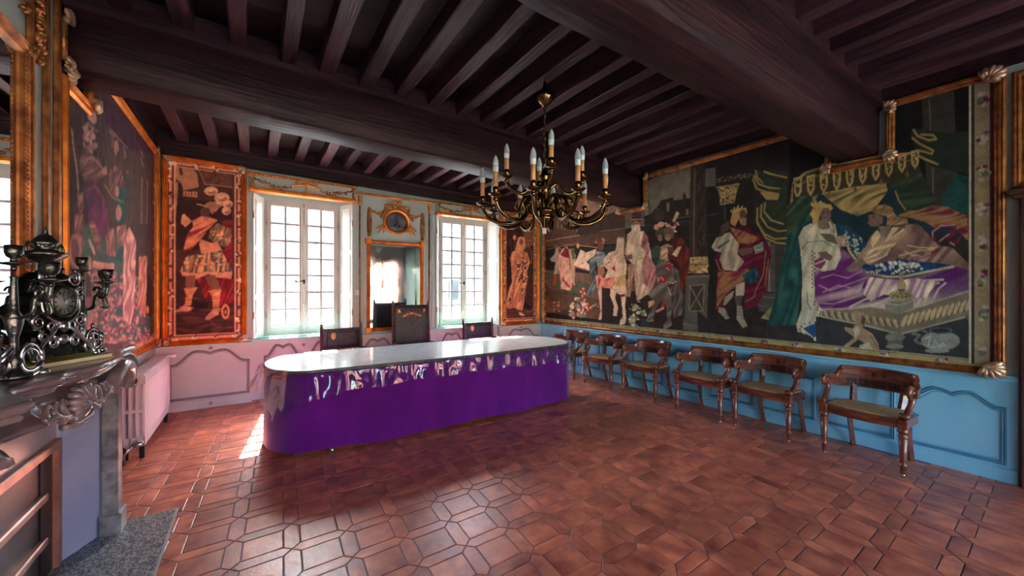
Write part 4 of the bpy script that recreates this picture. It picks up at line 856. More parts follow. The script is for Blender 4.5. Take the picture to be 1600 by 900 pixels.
for i, (u, v, du, dv, s) in enumerate(((3.46,2.81,-1,.5,.08),(3.93,2.80,1,-1,.085),(6.10,3.13,1,.3,.06),(6.10,.87,1,-.6,.065))): knot(LT, PL, u, v, du, dv, s, 20+i, 'gold_knot')

# ---- narrow tapestries on the window wall
def narrow(label, u0, u1, v0, v1, nu, nv, paint, gain, vs_top=None):
    R = thing('framed_tapestry', label, 'tapestry', ((u0+u1)/2, YW-.03, v0))
    us = list(np.linspace(u0+.03, u1-.03, nu)); vv = list(np.linspace(v0+.03, v1-.02, nv))
    P, F, X, Y, U, V = cloth_grid(us, vv, PW, .03); A = Art(X, Y, (58,30,28)); paint(A, U, V, u0, u1, v0, v1)
    hang(R, P, F, A.C, gain)
    strip_frame('frame_rail', R, [(u0,v0),(u1,v0),(u1,v1),(u0,v1)], lambda u, v, n: PW(u, v, n+.02), .062, .045, M['gold'])
    return R
def border(A, U, V, u0, u1, v0, v1, w=.075, seed=3):
    rnd = np.random.RandomState(seed)
    e = np.minimum(np.minimum(U-u0-.05, u1-.05-U), np.minimum(V-v0-.05, v1-.05-V))
    A.C[e < w+.012] = lin((214,150,116)); A.C[e < w] = lin((92,34,34)); A.C[e < w*.72] = lin((196,126,96)); A.C[e < w*.30] = lin((84,26,30))
    def posy(u, v, r=.034):
        for _ in range(8):
            a = rnd.uniform(0, 6.3); q = rnd.uniform(0, r); k = r*rnd.uniform(.3, .5); A.C[(U-u-q*math.cos(a))**2+(V-v-q*math.sin(a)*1.3)**2 < k*k] = lin(((226,160,130),(140,44,50),(70,60,52),(236,186,156),(96,40,40))[rnd.randint(5)])
    c = .05+w*.5
    for k in range(13):
        v = v0+.12+(v1-v0-.24)*k/12; posy(u0+c, v); posy(u1-c, v)
    for k in range(4):
        u = u0+.12+(u1-u0-.24)*k/3; posy(u, v0+c); posy(u, v1-c)
def paint_warrior(A, U, V, u0, u1, v0, v1):
    A.at(240,230,.1778)
    A.p((74,42,38), (60,60),(800,60),(800,1800),(60,1800)).p((170,112,86), (120,100),(250,115),(340,170),(385,250),(395,350),(300,372),(262,380),(240,300),(165,270),(125,255)).p((96,56,46), (255,110),(420,120),(690,150),(690,350),(450,330),(400,240),(340,160))
    A.n(((112,66,54),(84,48,42)), 40, (430,150),(690,160),(690,340),(460,320), seed=1, dens=1.5).l((186,124,96), 6, (350,150),(410,220),(450,325),(690,352)).p((182,122,92), (262,385),(385,395),(382,445),(262,432))
    for k in range(4): A.p((110,66,52), (275+k*28,395),(284+k*28,395),(284+k*28,430),(275+k*28,430))
    A.p((64,36,34), (130,270),(240,300),(262,380),(262,470),(130,470)).p((70,44,44), (225,170),(240,168),(262,240),(228,250)).l((186,116,86), 16, (225,250),(232,305)).p((54,32,32), (130,470),(690,470),(690,900),(130,900))
    A.l((210,134,94), 14, (206,310),(200,480),(190,560),(178,900),(170,1180)).d((136,30,44),(216,126,94), 55, 60, (340,645),(440,600),(562,640),(482,720),(420,800),(330,900),(262,905),(300,760),(350,700)).p((206,134,100), (250,600),(268,585),(335,650),(280,700),(240,668)).d((150,40,50),(104,28,36), 60, 50, (600,650),(690,640),(690,900),(640,900))
    A.d((170,126,86),(96,76,60), 20, 44, (480,800),(500,720),(560,668),(680,720),(692,820),(625,885)).n(((200,90,70),(216,160,110)), 20, (480,790),(510,720),(680,730),(690,830), seed=4)
    for cx, cy, rx, ry in ((505,385,60,38),(600,445,66,46),(650,500,45,34),(640,560,40,34),(560,505,40,30)): A.e((206,140,108), cx, cy, rx, ry).e((150,92,72), cx+10, cy+12, rx*.6, ry*.5).e((220,160,126), cx-8, cy-8, rx*.45, ry*.4)
    A.e((160,108,80), 510,525,62,48).l((206,146,110), 9, (380,500),(440,512),(520,580)).e((84,54,48), 455,570,46,44).p((190,120,90), (400,800),(470,830),(520,840),(540,900),(420,900))
    A.at(240,380,.1778)
    A.p((62,34,32), (140,250),(700,250),(700,800),(150,800)).d((86,50,44),(58,32,32), 85, 60, (150,600),(700,560),(700,800),(150,800)).l((130,82,66), 5, (500,690),(560,735),(700,735)).l((120,76,62), 5, (170,490),(420,480)).p((36,22,24), (330,500),(480,520),(470,580),(345,570))
    A.d((160,36,50),(96,26,34), 20, 60, (380,310),(480,300),(500,420),(600,300),(700,310),(700,530),(580,545),(450,480)).d((150,36,50),(110,28,38), 70, 40, (600,60),(690,20),(690,200),(650,180)).p((200,126,98), (400,0),(560,-10),(602,60),(470,112),(420,100))
    A.d((214,154,106),(76,74,68), 4, 62, (300,110),(450,92),(592,60),(692,240),(600,252),(480,242),(400,262),(238,240),(258,180), pw=.8).n(((206,80,60),(226,170,120)), 22, (270,130),(590,80),(670,230),(260,230), seed=6, dens=.6)
    A.p((200,128,100), (236,245),(400,265),(480,245),(600,255),(692,248),(684,310),(560,302),(480,272),(380,312),(250,284)).p((124,76,60), (275,285),(372,285),(362,392),(285,397)).p((124,76,60), (450,285),(542,280),(592,400),(500,412))
    A.d((224,146,100),(180,104,74), 80, 34, (265,395),(387,388),(342,460),(330,542),(275,547),(285,450)).d((224,146,100),(180,104,74), 80, 34, (483,420),(597,398),(582,480),(576,560),(520,562),(515,470)).p((170,106,90), (176,604),(270,545),(352,570),(300,602)).p((170,106,90), (450,662),(530,568),(594,572),(560,632),(480,677))
    for k in range(4): A.l((230,170,140), 5, (240+k*22,560-k*3),(262+k*22,590)).l((230,170,140), 5, (510+k*12,600-k*4),(540+k*10,625))
    A.e((200,122,90), 632,600,36,66).e((80,44,40), 632,600,20,44).e((190,110,80), 632,606,9,18)
    border(A, U, V, u0, u1, v0, v1, .07)
WT = narrow('narrow gilt-framed tapestry of a plumed warrior between the radiator corner and the first window', -.93, -.075, .805, 3.13, 120, 260, paint_warrior, 1.5)
for i, (u, v, du, dv, s) in enumerate(((-.87,3.09,-1,.6,.06),(-.12,3.07,1,.6,.085),(-.12,.85,1,-.6,.085),(-.88,.85,-1,-.6,.06))): knot(WT, PW, u, v, du, dv, s, 30+i)
def paint_woman(A, U, V, u0, u1, v0, v1):
    A.at(770,350,.1887)
    A.p((66,36,32), (0,-400),(424,-400),(424,900),(0,900)).d((84,46,40),(52,28,27), 0, 50, (100,-200),(330,-200),(330,420),(100,420)).d((110,66,54),(74,42,37), 80, 50, (100,700),(330,690),(330,800),(100,800)).p((120,72,58), (255,40),(330,40),(330,180),(255,180)).l((170,106,82), 5, (258,130),(330,140)).l((150,96,74), 8, (262,200),(300,180),(320,230),(318,330)).e((196,120,84), 180,112,14,20)
    A.p((40,24,26), (105,180),(150,190),(150,470),(105,560)).d((222,142,106),(156,86,68), 10, 60, (150,330),(140,285),(160,232),(212,208),(290,240),(306,320),(280,400),(292,440),(262,600),(256,660),(240,722),(180,692),(140,702),(108,690),(130,560),(160,480))
    A.n(((52,46,48),(206,134,84),(96,42,40),(230,160,110)), 26, (200,240),(300,250),(285,480),(250,610),(215,480),(198,400), seed=2, dens=2.6).n(((52,46,48),(190,110,80)), 24, (165,480),(150,560),(118,690),(140,690),(175,580), seed=3, dens=2)
    A.p((216,134,100), (210,112),(235,104),(262,112),(272,180),(252,232),(210,242),(178,282),(188,200)).e((126,78,62), 236,148,16,24).p((190,116,88), (170,270),(260,285),(290,310),(200,305)).p((222,150,112), (212,730),(240,735),(268,762),(225,756)).p((36,24,26), (262,640),(320,690),(315,720),(262,700)).d((230,150,112),(170,96,74), 5, 34, (175,520),(225,480),(245,600),(235,720),(170,690))
    border(A, U, V, u0, u1, v0, v1, .07, 8)
RT = narrow('narrow gilt-framed tapestry of a veiled woman beside the second window near the corner', 3.885, 4.80, .805, 3.0, 90, 220, paint_woman, 1.5)
for i, (u, v, du, dv, s) in enumerate(((3.93,2.95,-1,.6,.08),(4.75,2.95,1,.6,.08),(4.74,.86,1,-.6,.075),(3.94,.86,-1,-.6,.07))): knot(RT, PW, u, v, du, dv, s, 40+i)
# dark timber above the frames on the long walls
MB().box(XR-.05, XR, YB, YW, 3.235, ZC).build('wall_plate', M['beam'], ceiling); MB().box(XL, XL+.05, YB, YW, 3.20, ZC).build('wall_plate', M['beam'], ceiling)

# ------------------------------------------------------------------ pelmets with gilt garlands
def garland(B, pts, r, n=40, seed=1):
    rnd = random.Random(seed); path = bez(pts, max(4, n//(len(pts)-1)))
    for i, p in enumerate(path):
        t = i/(len(path)-1); k = r*(.6+.6*math.sin(PI*t))
        for _ in range(2):
            d = Vector((rnd.uniform(-1,1), rnd.uniform(-.4,.2), rnd.uniform(-1,1)))*k*.8
            B.ell(p+d, (k*.75, k*.5, k*.6), 6, 4, Matrix.Rotation(rnd.uniform(0, 3), 3, 'Y'))
def leafblob(B, c, d, L_, w, n=Vector((0,-1,0))):
    d = Vector(d).normalized(); s = d.cross(n).normalized(); c = Vector(c); pts = []
    B.tube([c, c+d*L_*.3+n*w*.5, c+d*L_*.7+n*w*.6, c+d*L_], [w*.35, w*.8, w*.7, w*.12], 6, sc=(1, .6))
def pelmet(label, x0, x1, z0, z1):
    R = thing('window_pelmet', label, 'pelmet', ((x0+x1)/2, YW, z0)); yf = YW-.13
    bld = lambda B, n, m: B.build(n, M[m], R, world=True)
    B = MB(); B.box(x0+.02, x1-.02, yf+.02, YW, z0+.02, z1-.015); bld(B, 'pelmet_board', 'plaster')
    B = MB(); B.bbox(x0, x1, yf-.012, YW, z0-.012, z0+.028, .008); B.bbox(x0+.01, x1-.01, yf-.002, YW, z0+.028, z0+.04, .004); bld(B, 'lower_moulding', 'gold')
    B = MB(); B.bbox(x0-.01, x1+.01, yf-.015, YW, z1-.018, z1+.006, .006)
    for k in range(int((x1-x0)/.045)): B.ell((x0+.02+k*.045, yf-.014, z1-.022), (.013, .010, .012), 6, 4)
    bld(B, 'upper_moulding', 'gold')
    xm = (x0+x1)/2; h = z1-z0; y = yf+.012
    for s in (-1, 1):
        xe = xm+s*(x1-x0)/2*.93; B = MB(); garland(B, [(xe, y, z1-.06), (xe-s*.12, y, z1-.11), (xm+s*.28, y, z0+.075), (xm+s*.02, y, z1-.055)], .02, 26, 3+s)
        bld(B, 'garland', 'gold_dark')
        B = MB(); B.bbox(xe-.02, xe+.02, y-.02, y+.02, z1-.06, z1-.02, .005)
        for k in range(9):
            zz = z1-.07-k*.014; w = .008+.022*k/8; B.ell((xe, y, zz), (w, .016, .012), 8, 4)
        bld(B, 'tassel', 'gold_dark')
    B = MB()
    for s in (-1, 1):
        B.tube(bez([(xm, y-.01, z1-.06), (xm+s*.06, y-.03, z1-.025), (xm+s*.13, y-.02, z1-.05), (xm+s*.09, y-.02, z1-.085), (xm, y-.01, z1-.06)], 6), .011, 6, sc=(1, .6))
        B.tube(bez([(xm, y-.01, z1-.06), (xm+s*.08, y-.015, z1-.09), (xm+s*.19, y-.01, z1-.10)], 6), [.012]*12+[.004], 6, sc=(1, .6))
    B.ell((xm, y-.02, z1-.06), (.02, .02, .02), 8, 5)
    for k in range(8): B.ell((xm, y-.005, z1-.085-k*.012), (.008+.018*k/7, .014, .011), 8, 4)
    bld(B, 'ribbon_bow', 'gold')
    return R
pelmet('gilt-garlanded pelmet above the window beside the warrior tapestry', -.055, 1.285, 2.81, 3.03)
pelmet('gilt-garlanded pelmet above the window nearest the chandelier', 2.565, 3.862, 2.775, 2.975)

# ------------------------------------------------------------------ pier: colonnettes, oval medallion, mirror, switch
B = MB(); B.bbox(1.29, 2.56, YW-.05, YW, 2.955, 2.985, .008); o = B.build('trim_8', M['gold'], kind='structure')
for x, lab in ((1.352, 'slender gilt colonnette left of the pier mirror'), (2.475, 'slender gilt colonnette right of the pier mirror')):
    R = thing('gilt_colonnette', lab, 'colonnette', (x, YW, .82))
    MB().lathe([(.012,.84),(.012,2.78)], (x, YW-.018, 0), 10).build('shaft', M['gold_dark'], R, world=True)
    MB().lathe([(.014,2.78),(.024,2.80),(.02,2.83),(.028,2.87),(.024,2.885),(.032,2.92),(.032,2.93)], (x, YW-.018, 0), 10).build('capital', M['gold'], R, world=True)
    MB().lathe([(.03,.80),(.03,.82),(.018,.835),(.014,.86)], (x, YW-.018, 0), 10).build('foot', M['gold'], R, world=True)
    for s in (-.05, .05): MB().box(x+s-.004, x+s+.004, YW-.012, YW, .82, 2.94).build('flank_moulding', M['plaster'], R, world=True)
R = thing('pier_mirror', 'tall gilt-framed pier mirror between the two windows', 'mirror', (1.91, YW, .82))
mx0, mx1, mz0, mz1 = 1.455, 2.365, .845, 2.265
strip_frame('frame_rail', R, [(mx0,mz0),(mx1,mz0),(mx1,mz1),(mx0,mz1)], lambda u, v, n: PW(u, v, n), .055, .045, M['gold'])
MB().box(mx0+.03, mx1-.03, YW-.016, YW-.010, mz0+.03, mz1-.03).build('mirror_glass', M['mirror_old'], R, world=True)
for x in (mx0+.02, mx1-.02):
    for z in (mz0+.015, mz1-.015):
        B = MB(); B.bbox(x-.042, x+.042, YW-.062, YW, z-.042, z+.042, .006); B.lathe([(.028,0),(.03,.008),(.018,.012),(.014,.006),(0,.016)], (x, YW-.06, z), 10, Matrix.Rotation(PI/2, 3, 'X')); B.build('corner_block', M['gold'], R, world=True)
R = thing('oval_medallion', 'oval grey relief medallion with gilt ribbons and laurel above the pier mirror', 'medallion', (1.925, YW, 2.58)); cx, cz = 1.925, 2.585
RX = Matrix.Rotation(PI/2, 3, 'X')
MB().lathe([(.215,0),(.222,.03),(.20,.045),(.19,.03),(.178,.036),(.168,.018),(.168,0)], (cx, YW, cz), 40, RX, sc=(1, .92)).build('oval_frame', M['gold'], R, world=True)
MB().lathe([(.172,.006),(.15,.018),(.08,.022),(0,.024)], (cx, YW, cz), 32, RX, sc=(1, .92)).build('relief_plaque', M['medal_grey'], R, world=True)
B = MB(); B.ell((cx-.01, YW-.03, cz+.06), (.022,.015,.026), 8, 6); B.tube([(cx, YW-.028, cz+.03), (cx+.015, YW-.03, cz-.03), (cx-.03, YW-.03, cz-.07)], [.02,.032,.04], 8); B.tube([(cx+.02, YW-.03, cz-.05), (cx+.09, YW-.03, cz-.08)], [.02,.012], 8); B.tube([(cx-.02, YW-.03, cz+.02), (cx-.08, YW-.03, cz-.03)], [.01,.008], 6)
B.tube([(cx-.12, YW-.025, cz-.08), (cx+.12, YW-.025, cz-.085)], [.012,.018], 6); B.build('relief_figure', M['medal_grey'], R, world=True)
B = MB(); rnd = random.Random(2)
for k in range(15):
    a = PI*(.10+.80*k/14); p = Vector((cx+.25*math.cos(a), YW-.02, cz+.245*math.sin(a)))
    for _ in range(3): q_ = p+Vector((rnd.uniform(-.03,.03), rnd.uniform(-.02,.01), rnd.uniform(-.03,.03))); B.ell(q_, (.022,.014,.014), 6, 4, Matrix.Rotation(rnd.uniform(0,3), 3, 'Y'))
B.build('laurel_wreath', M['gold_dark'], R, world=True)
for s in (-1, 0, 1):
    B = MB(); px_ = cx+s*.13; pz = cz+.27+(.03 if s == 0 else -.04)
    for t in (-1, 1): B.tube(bez([(px_, YW-.03, pz-.02), (px_+t*.03, YW-.045, pz+.035), (px_+t*.075, YW-.035, pz+.01), (px_+t*.03, YW-.035, pz-.02), (px_, YW-.03, pz-.02)], 5), .012, 6, sc=(1, .5))
    B.build('ribbon_loop', M['gold'], R, world=True)
for s in (-1, 1):
    B = MB(); garland(B, [(cx+s*.17, YW-.02, cz+.19), (cx+s*.26, YW-.02, cz+.11), (cx+s*.42, YW-.02, cz+.155)], .02, 14, 5); B.build('side_garland', M['gold'], R, world=True)
    B = MB(); xx = cx+s*.43; B.ell((xx, YW-.025, cz+.17), (.024,.02,.024), 8, 6)
    for k in range(16):
        zz = cz+.14-k*.026; w = .018+.016*math.sin(PI*(k+1)/17)
        for t in (-1, 0, 1): B.ell((xx+t*w*.8, YW-.02-.008*(t==0), zz+rnd.uniform(-.006,.006)), (.014,.012,.018), 6, 4)
    B.build('hanging_drop', M['gold_dark'], R, world=True)
    B = MB()
    for k, (a, L_) in enumerate(((-.5,.10),(-.95,.12),(-1.4,.10),(-1.75,.08))): leafblob(B, (cx+s*.20, YW-.015, cz-.06), (s*math.cos(a), 0, math.sin(a)), L_*1.5, .018)
    B.build('laurel_sprig', M['gold'], R, world=True)
R = thing('light_switch', 'white light switch plate on the wall left of the pier mirror', 'switch', (1.325, YW, 1.41))
MB().bbox(1.285, 1.365, YW-.012, YW, 1.41, 1.49, .004).build('switch_plate', M['plastic_white'], R, world=True); MB().bbox(1.31, 1.34, YW-.020, YW-.012, 1.43, 1.47, .003).build('switch_rocker', M['plastic_white'], R, world=True)
# ------------------------------------------------------------------ conference table, velvet cloth, clear film
TCX, TCY, TA, TB, TZ = 1.93, 4.48, 1.84, .625, .765
def stad(a, b, n=160, e=2.0):
    # rounded oblong: straight sides with elliptic ends of length ~.62
    R = min(b, .62); out = []
    for i in range(n):
        t = 2*PI*i/n; c, s = math.cos(t), math.sin(t)
        x = R*abs(c)**(2/2.3)*(1 if c >= 0 else -1)+(a-R)*max(-1, min(1, c*2.2)); y = b*abs(s)**(2/2.3)*(1 if s >= 0 else -1)
        out.append((x, y))
    # resample evenly
    P = [Vector(p) for p in out]; P.append(P[0]); L_ = [0]
    for i in range(n): L_.append(L_[-1]+(P[i+1]-P[i]).length)
    res = []; j = 0
    for k in range(n):
        d = L_[-1]*k/n
        while L_[j+1] < d: j += 1
        f = (d-L_[j])/max(1e-9, L_[j+1]-L_[j]); res.append(P[j].lerp(P[j+1], f))
    return res
NT = 320; ring = stad(TA, TB, NT)
def normal_of(i): t = (ring[(i+1)%NT]-ring[i-1]).normalized(); return Vector((t.y, -t.x))
tb = thing('conference_table', 'long round-ended table with a white top and dark edge trim', 'table', (TCX, TCY, 0))
B = MB(); B.prism([(p.x, p.y) for p in ring], TZ-.022, TZ, smooth=True); B.build('table_top', M['table_white'], tb)
B = MB(); P = []; prof = [(-.004,-.034),(.010,-.032),(.014,-.020),(.014,-.006),(.008,.002),(-.010,.004),(-.012,-.002)]
for i in range(NT):
    n_ = normal_of(i)
    for o, z in prof: P.append((ring[i].x+n_.x*o, ring[i].y+n_.y*o, TZ+z))
m_ = len(prof); B.add(P, [(i*m_+j, ((i+1)%NT)*m_+j, ((i+1)%NT)*m_+j+1, i*m_+j+1) for i in range(NT) for j in range(m_-1)], True); B.build('edge_trim', M['table_trim'], tb)
for x in (-1.45, 1.45):
    for y in (-.42, .42):
        MB().bbox(x-.035, x+.035, y-.035, y+.035, .012, TZ-.022, .005).build('leg', M['black_iron'], tb)
        MB().lathe([(.028,0),(.032,.006),(.022,.014)], (x, y, 0), 12).build('foot_glide', M['silvered'], tb)
for x, y in ((-1.33,-.595),(1.55,-.50)): MB().lathe([(.022,0),(.026,.006),(.022,.03),(.016,.05)], (x, y, 0), 12).build('caster', M['silvered'], tb)
B = MB(); P = []; rows = 14
for r in range(rows):
    t = r/(rows-1); z = TZ-.02-t*(TZ-.05)
    for i in range(NT):
        n_ = normal_of(i); w = .004*math.sin(i*.26+t)*t+.003*math.sin(i*.7+2)*t; k = .006+.014*t*t+w
        zz = z+(.012*math.sin(i*.11)+.008*math.sin(i*.23+1))*t
        P.append((ring[i].x+n_.x*k, ring[i].y+n_.y*k, zz))
B.add(P, [(r*NT+i, (r+1)*NT+i, (r+1)*NT+(i+1)%NT, r*NT+(i+1)%NT) for r in range(rows-1) for i in range(NT)], True)
o = B.build('tablecloth', M['velvet']); o.location = (TCX, TCY, 0); tag(o, 'plain purple velvet skirt hanging around the long table', 'tablecloth')
# clear film: a rectangular sheet whose corners hang lowest
B = MB(); P = []; rows = 12; hx0, hx1, hy0, hy1 = -TA-.20, TA+.13, -TB-.185, TB+.20
rnd = random.Random(4); ph = [rnd.uniform(0, 6.3) for _ in range(8)]
for i in range(NT):
    n_ = normal_of(i); p = ring[i]; ts = []
    if n_.x > 1e-4: ts.append((hx1-p.x)/n_.x)
    if n_.x < -1e-4: ts.append((hx0-p.x)/n_.x)
    if n_.y > 1e-4: ts.append((hy1-p.y)/n_.y)
    if n_.y < -1e-4: ts.append((hy0-p.y)/n_.y)
    drop = min(min(ts), .56); drop *= 1+.06*math.sin(i*.3+ph[0])
    endw = min(1, max(0, (abs(p.x)-TA+.75)/.5))
    for r in range(rows):
        t = r/(rows-1); s_ = i/NT*2*PI
        amp = (.004+.011*t)*(1+endw*1.3); w = amp*(math.sin(s_*43+ph[1]+1.5*t)+.6*math.sin(s_*71+ph[2]-2.5*t)+.5*math.sin(s_*23+ph[3]+1.2*t))
        o_ = .020+.016*t+max(w, -.004+.002*t)+endw*t*.05+.010*min(1, t*5)
        P.append((p.x+n_.x*o_, p.y+n_.y*o_, TZ+.006-drop*t+(.004*math.sin(s_*40) if t == 0 else 0)))
B.add(P, [(i*rows+r, ((i+1)%NT)*rows+r, ((i+1)%NT)*rows+r+1, i*rows+r+1) for i in range(NT) for r in range(rows-1)], True)
o = B.build('plastic_cover', M['film'], fixn=False); o.location = (TCX, TCY, 0); tag(o, 'clear wrinkled plastic sheet overhanging the edge of the long table', 'table cover')

# ------------------------------------------------------------------ lettering
def text_mesh(s, size, mapfn, depth=.002, align='CENTER', space=1.0, bold=0):
    cu = bpy.data.curves.new('lettering_curve', 'FONT'); cu.body = s; cu.size = size; cu.align_x = align; cu.extrude = depth; cu.space_character = space; cu.resolution_u = 3; cu.offset = bold
    ob = bpy.data.objects.new('lettering_tmp', cu); col.objects.link(ob); dg = bpy.context.evaluated_depsgraph_get(); me = ob.evaluated_get(dg).to_mesh()
    B = MB(); B.add([mapfn(v.co.x, v.co.y, v.co.z) for v in me.vertices], [tuple(p.vertices) for p in me.polygons])
    ob.evaluated_get(dg).to_mesh_clear(); bpy.data.objects.remove(ob); bpy.data.curves.remove(cu); return B

# ------------------------------------------------------------------ carved town-hall armchairs along the right wall
def make_chair():
    r = thing('armchair', 'x', 'chair', (0,0,0)); W = M['wood_chair']
    # local: x across, front toward -y, back toward +y
    fx, fy, by = .262, -.225, .115
    def seat_outline(o=0, n=14):
        pts = []
        for i in range(n+1):
            t = -1+2*i/n; pts.append((t*(fx+.02+o), fy-.045*(1-t*t)-o))          # bowed front
        pts += [(fx+.02+o, by-.05), (fx-.05+o, by+.035+o), (-fx+.05-o, by+.035+o), (-fx-.02-o, by-.05)]
        return pts
    B = MB(); B.prism(seat_outline(), .385, .452); B.build('seat_frame', W, r)
    B = MB(); B.prism(seat_outline(-.035), .452, .462); ln = len(seat_outline(-.035))
    B.build('cane_seat', M['cane'], r)
    B = MB(); B.prism(seat_outline(.006), .447, .456); B.build('seat_moulding', W, r)
    prof = [(r_*1.18 if z_ > .1 else r_*1.1, z_) for r_, z_ in [(.012,.022),(.016,.03),(.017,.085),(.025,.09),(.025,.10),(.017,.105),(.018,.12),(.025,.30),(.019,.305),(.029,.318),(.029,.328),(.020,.334),(.024,.345),(.031,.358),(.031,.37),(.024,.38),(.024,.39)]]
    for s in (-1, 1):
        lg = MB().lathe(prof, (s*fx, fy, 0), 16, flute=lambda a, z: 1-.10*(.12 < z < .30)*(1 if math.cos(a*8) > .2 else 0)).build('leg', W, r)
        MB().lathe([(.006,.026),(.010,.024),(.013,.016),(.013,.008),(.008,0)], (s*fx, fy, 0), 10).build('caster', M['silvered'], lg)
        B = MB(); B.bbox(s*fx-.030, s*fx+.030, fy-.030, fy+.030, .382, .462, .005); B.build('corner_block', W, r)
        # sabre back leg continuing as a stile up to the rail
        pth = bez([(s*.20, by+.125, 0), (s*.20, by+.075, .14), (s*.20, by+.03, .32), (s*.20, by+.025, .45)], 6)
        B = MB(); B.tube(pth, [.026]*len(pth), 4, smooth=False, sc=(1, .85)); B.build('leg', W, r)
        pth = [(s*.165, by+.005, .44), (s*.17, by+.035, .53), (s*.175, by+.052, .62)]
        B = MB(); B.tube(pth, [.030,.028,.026], 4, smooth=False, sc=(.7, 1)); B.build('back_stile', W, r)
        # S-shaped arm support rising to the scroll
        xs = s*(fx+.012)
        pth = bez([(xs, fy-.028, .492), (xs, fy+.012, .478), (xs, fy+.07, .52), (xs+s*.008, fy+.125, .58), (xs+s*.012, fy+.13, .64), (xs+s*.012, fy+.10, .672)], 7)
        B = MB(); B.tube(pth, [.021]*len(pth), 8, sc=(1, 1.05)); B.build('arm_support', W, r)
        B = MB(); B.lathe([(.016,-.030),(.024,-.028),(.024,.028),(.016,.030)], (xs, fy-.022, .490), 12, Matrix.Rotation(PI/2, 3, 'Y')); B.lathe([(.010,-.034),(.010,.034)], (xs, fy-.022, .490), 10, Matrix.Rotation(PI/2, 3, 'Y')); B.build('knuckle', W, r)
        # scroll at the end of the arm
        B = MB(); sp = []
        for k in range(20): a = -.6+k*.30; rr = .047-.0019*k; sp.append((xs+s*.012, fy+.078-rr*math.sin(a)*1.0, .655+rr*math.cos(a)))
        B.tube(sp, [.020-.0005*k for k in range(20)], 8, sc=(1.35, 1)); B.build('arm_scroll', W, r)
    # bent rail: plan arc from arm to arm, crest raised in the middle
    def arc(t): a = PI*t; return Vector((-(fx+.024)*math.cos(a), fy+.10+(by+.085-fy-.10)*math.sin(a)**.75))
    n = 44; P = []; th = .034
    def topz(t):
        d = abs(t-.5)
        if d > .36: return .695
        if d > .31: return .695+.075*((.36-d)/.05)**2*.6+.012
        return .775-.10*max(0, d-.25)
    def botz(t): return .585+.035*max(0, abs(t-.5)-.33)/.17
    for i in range(n+1):
        t = i/n; c = arc(t); tg = (arc(min(1, t+.01))-arc(max(0, t-.01))).normalized(); nr = Vector((-tg.y, tg.x)); nr = nr if nr.y > 0 or abs(nr.x) > .99 else -nr
        if nr.dot(c-Vector((0, fy))) < 0: nr = -nr
        zt, zb = topz(t), botz(t); roll = .014 if zt > .72 else .004
        P += [(c.x, c.y, zb), (c.x, c.y, zt-.03), (c.x+nr.x*roll, c.y+nr.y*roll, zt), (c.x+nr.x*(th+roll), c.y+nr.y*(th+roll), zt), (c.x+nr.x*th, c.y+nr.y*th, zt-.03), (c.x+nr.x*th, c.y+nr.y*th, zb)]
    B = MB(); B.add(P, [(i*6+k, (i+1)*6+k, (i+1)*6+(k+1)%6, i*6+(k+1)%6) for i in range(n) for k in range(6)]+[tuple(range(6)), tuple(n*6+k for k in range(6))])
    rail = B.build('back_rail', W, r)
    for s in (-1, 1):
        t = .5+s*.32; c = arc(t); B = MB(); B.lathe([(.006,-.024),(.019,-.022),(.019,.022),(.006,.024)], (c.x*.99, c.y+.018, .762), 10, Matrix.Rotation(PI/2, 3, 'X') ); B.build('crest_scroll', W, r)
    # curve-following lettering on the inner face
    S = [0]; Np = 200
    for i in range(Np): S.append(S[-1]+(arc((i+1)/Np)-arc(i/Np)).length)
    def onrail(x, y, z, z0):
        d = S[-1]/2-x*-1 if False else S[-1]/2+x
        i = 0; lo, hi = 0, Np
        while hi-lo > 1:
            mid = (lo+hi)//2
            if S[mid] <= d: lo = mid
            else: hi = mid
        f = (d-S[lo])/max(1e-9, S[lo+1]-S[lo]) if lo < Np else 0; t = (lo+f)/Np; c = arc(t); tg = (arc(min(1, t+.01))-arc(max(0, t-.01))).normalized(); nr = Vector((tg.y, -tg.x))
        if nr.dot(Vector((0, fy))-c) < 0: nr = -nr
        q_ = c+nr*(.003+z); return (q_.x, q_.y, z0+y)
    text_mesh('VILLE DE LUZY', .078, lambda x, y, z: onrail(x*.80, y, z, .606), .0008, space=1.18, bold=.0035).build('lettering', M['letter_black'], rail)
    text_mesh('R  F', .062, lambda x, y, z: onrail(x*.9, y, z, .692), .0008, space=1.1, bold=.003).build('lettering', M['letter_black'], rail)
    return r
ch = make_chair()
spots = [(4.555, 1.09, -.05, 'red-brown lettered armchair nearest the camera, first along the blue dado'),
         (4.600, 1.90, -.06, 'red-brown lettered armchair second from the camera along the blue dado'),
         (4.565, 2.58, .02, 'red-brown lettered armchair third from the camera along the blue dado'),
         (4.590, 3.44, .02, 'red-brown lettered armchair fourth from the camera, beyond the standing king of the tapestry'),
         (4.585, 4.20, .03, 'red-brown lettered armchair fifth from the camera, just past the end of the purple table'),
         (4.585, 4.98, .02, 'red-brown lettered armchair farthest from the camera, half hidden by the table top near the corner')]
for i, (x, y, a, lab) in enumerate(spots):
    o = ch if i == 0 else copy_tree(ch)
    o.location = (x, y, 0); o.rotation_euler = (0, 0, -PI/2+a); tag(o, lab, 'chair', 'lettered armchairs along the right wall')

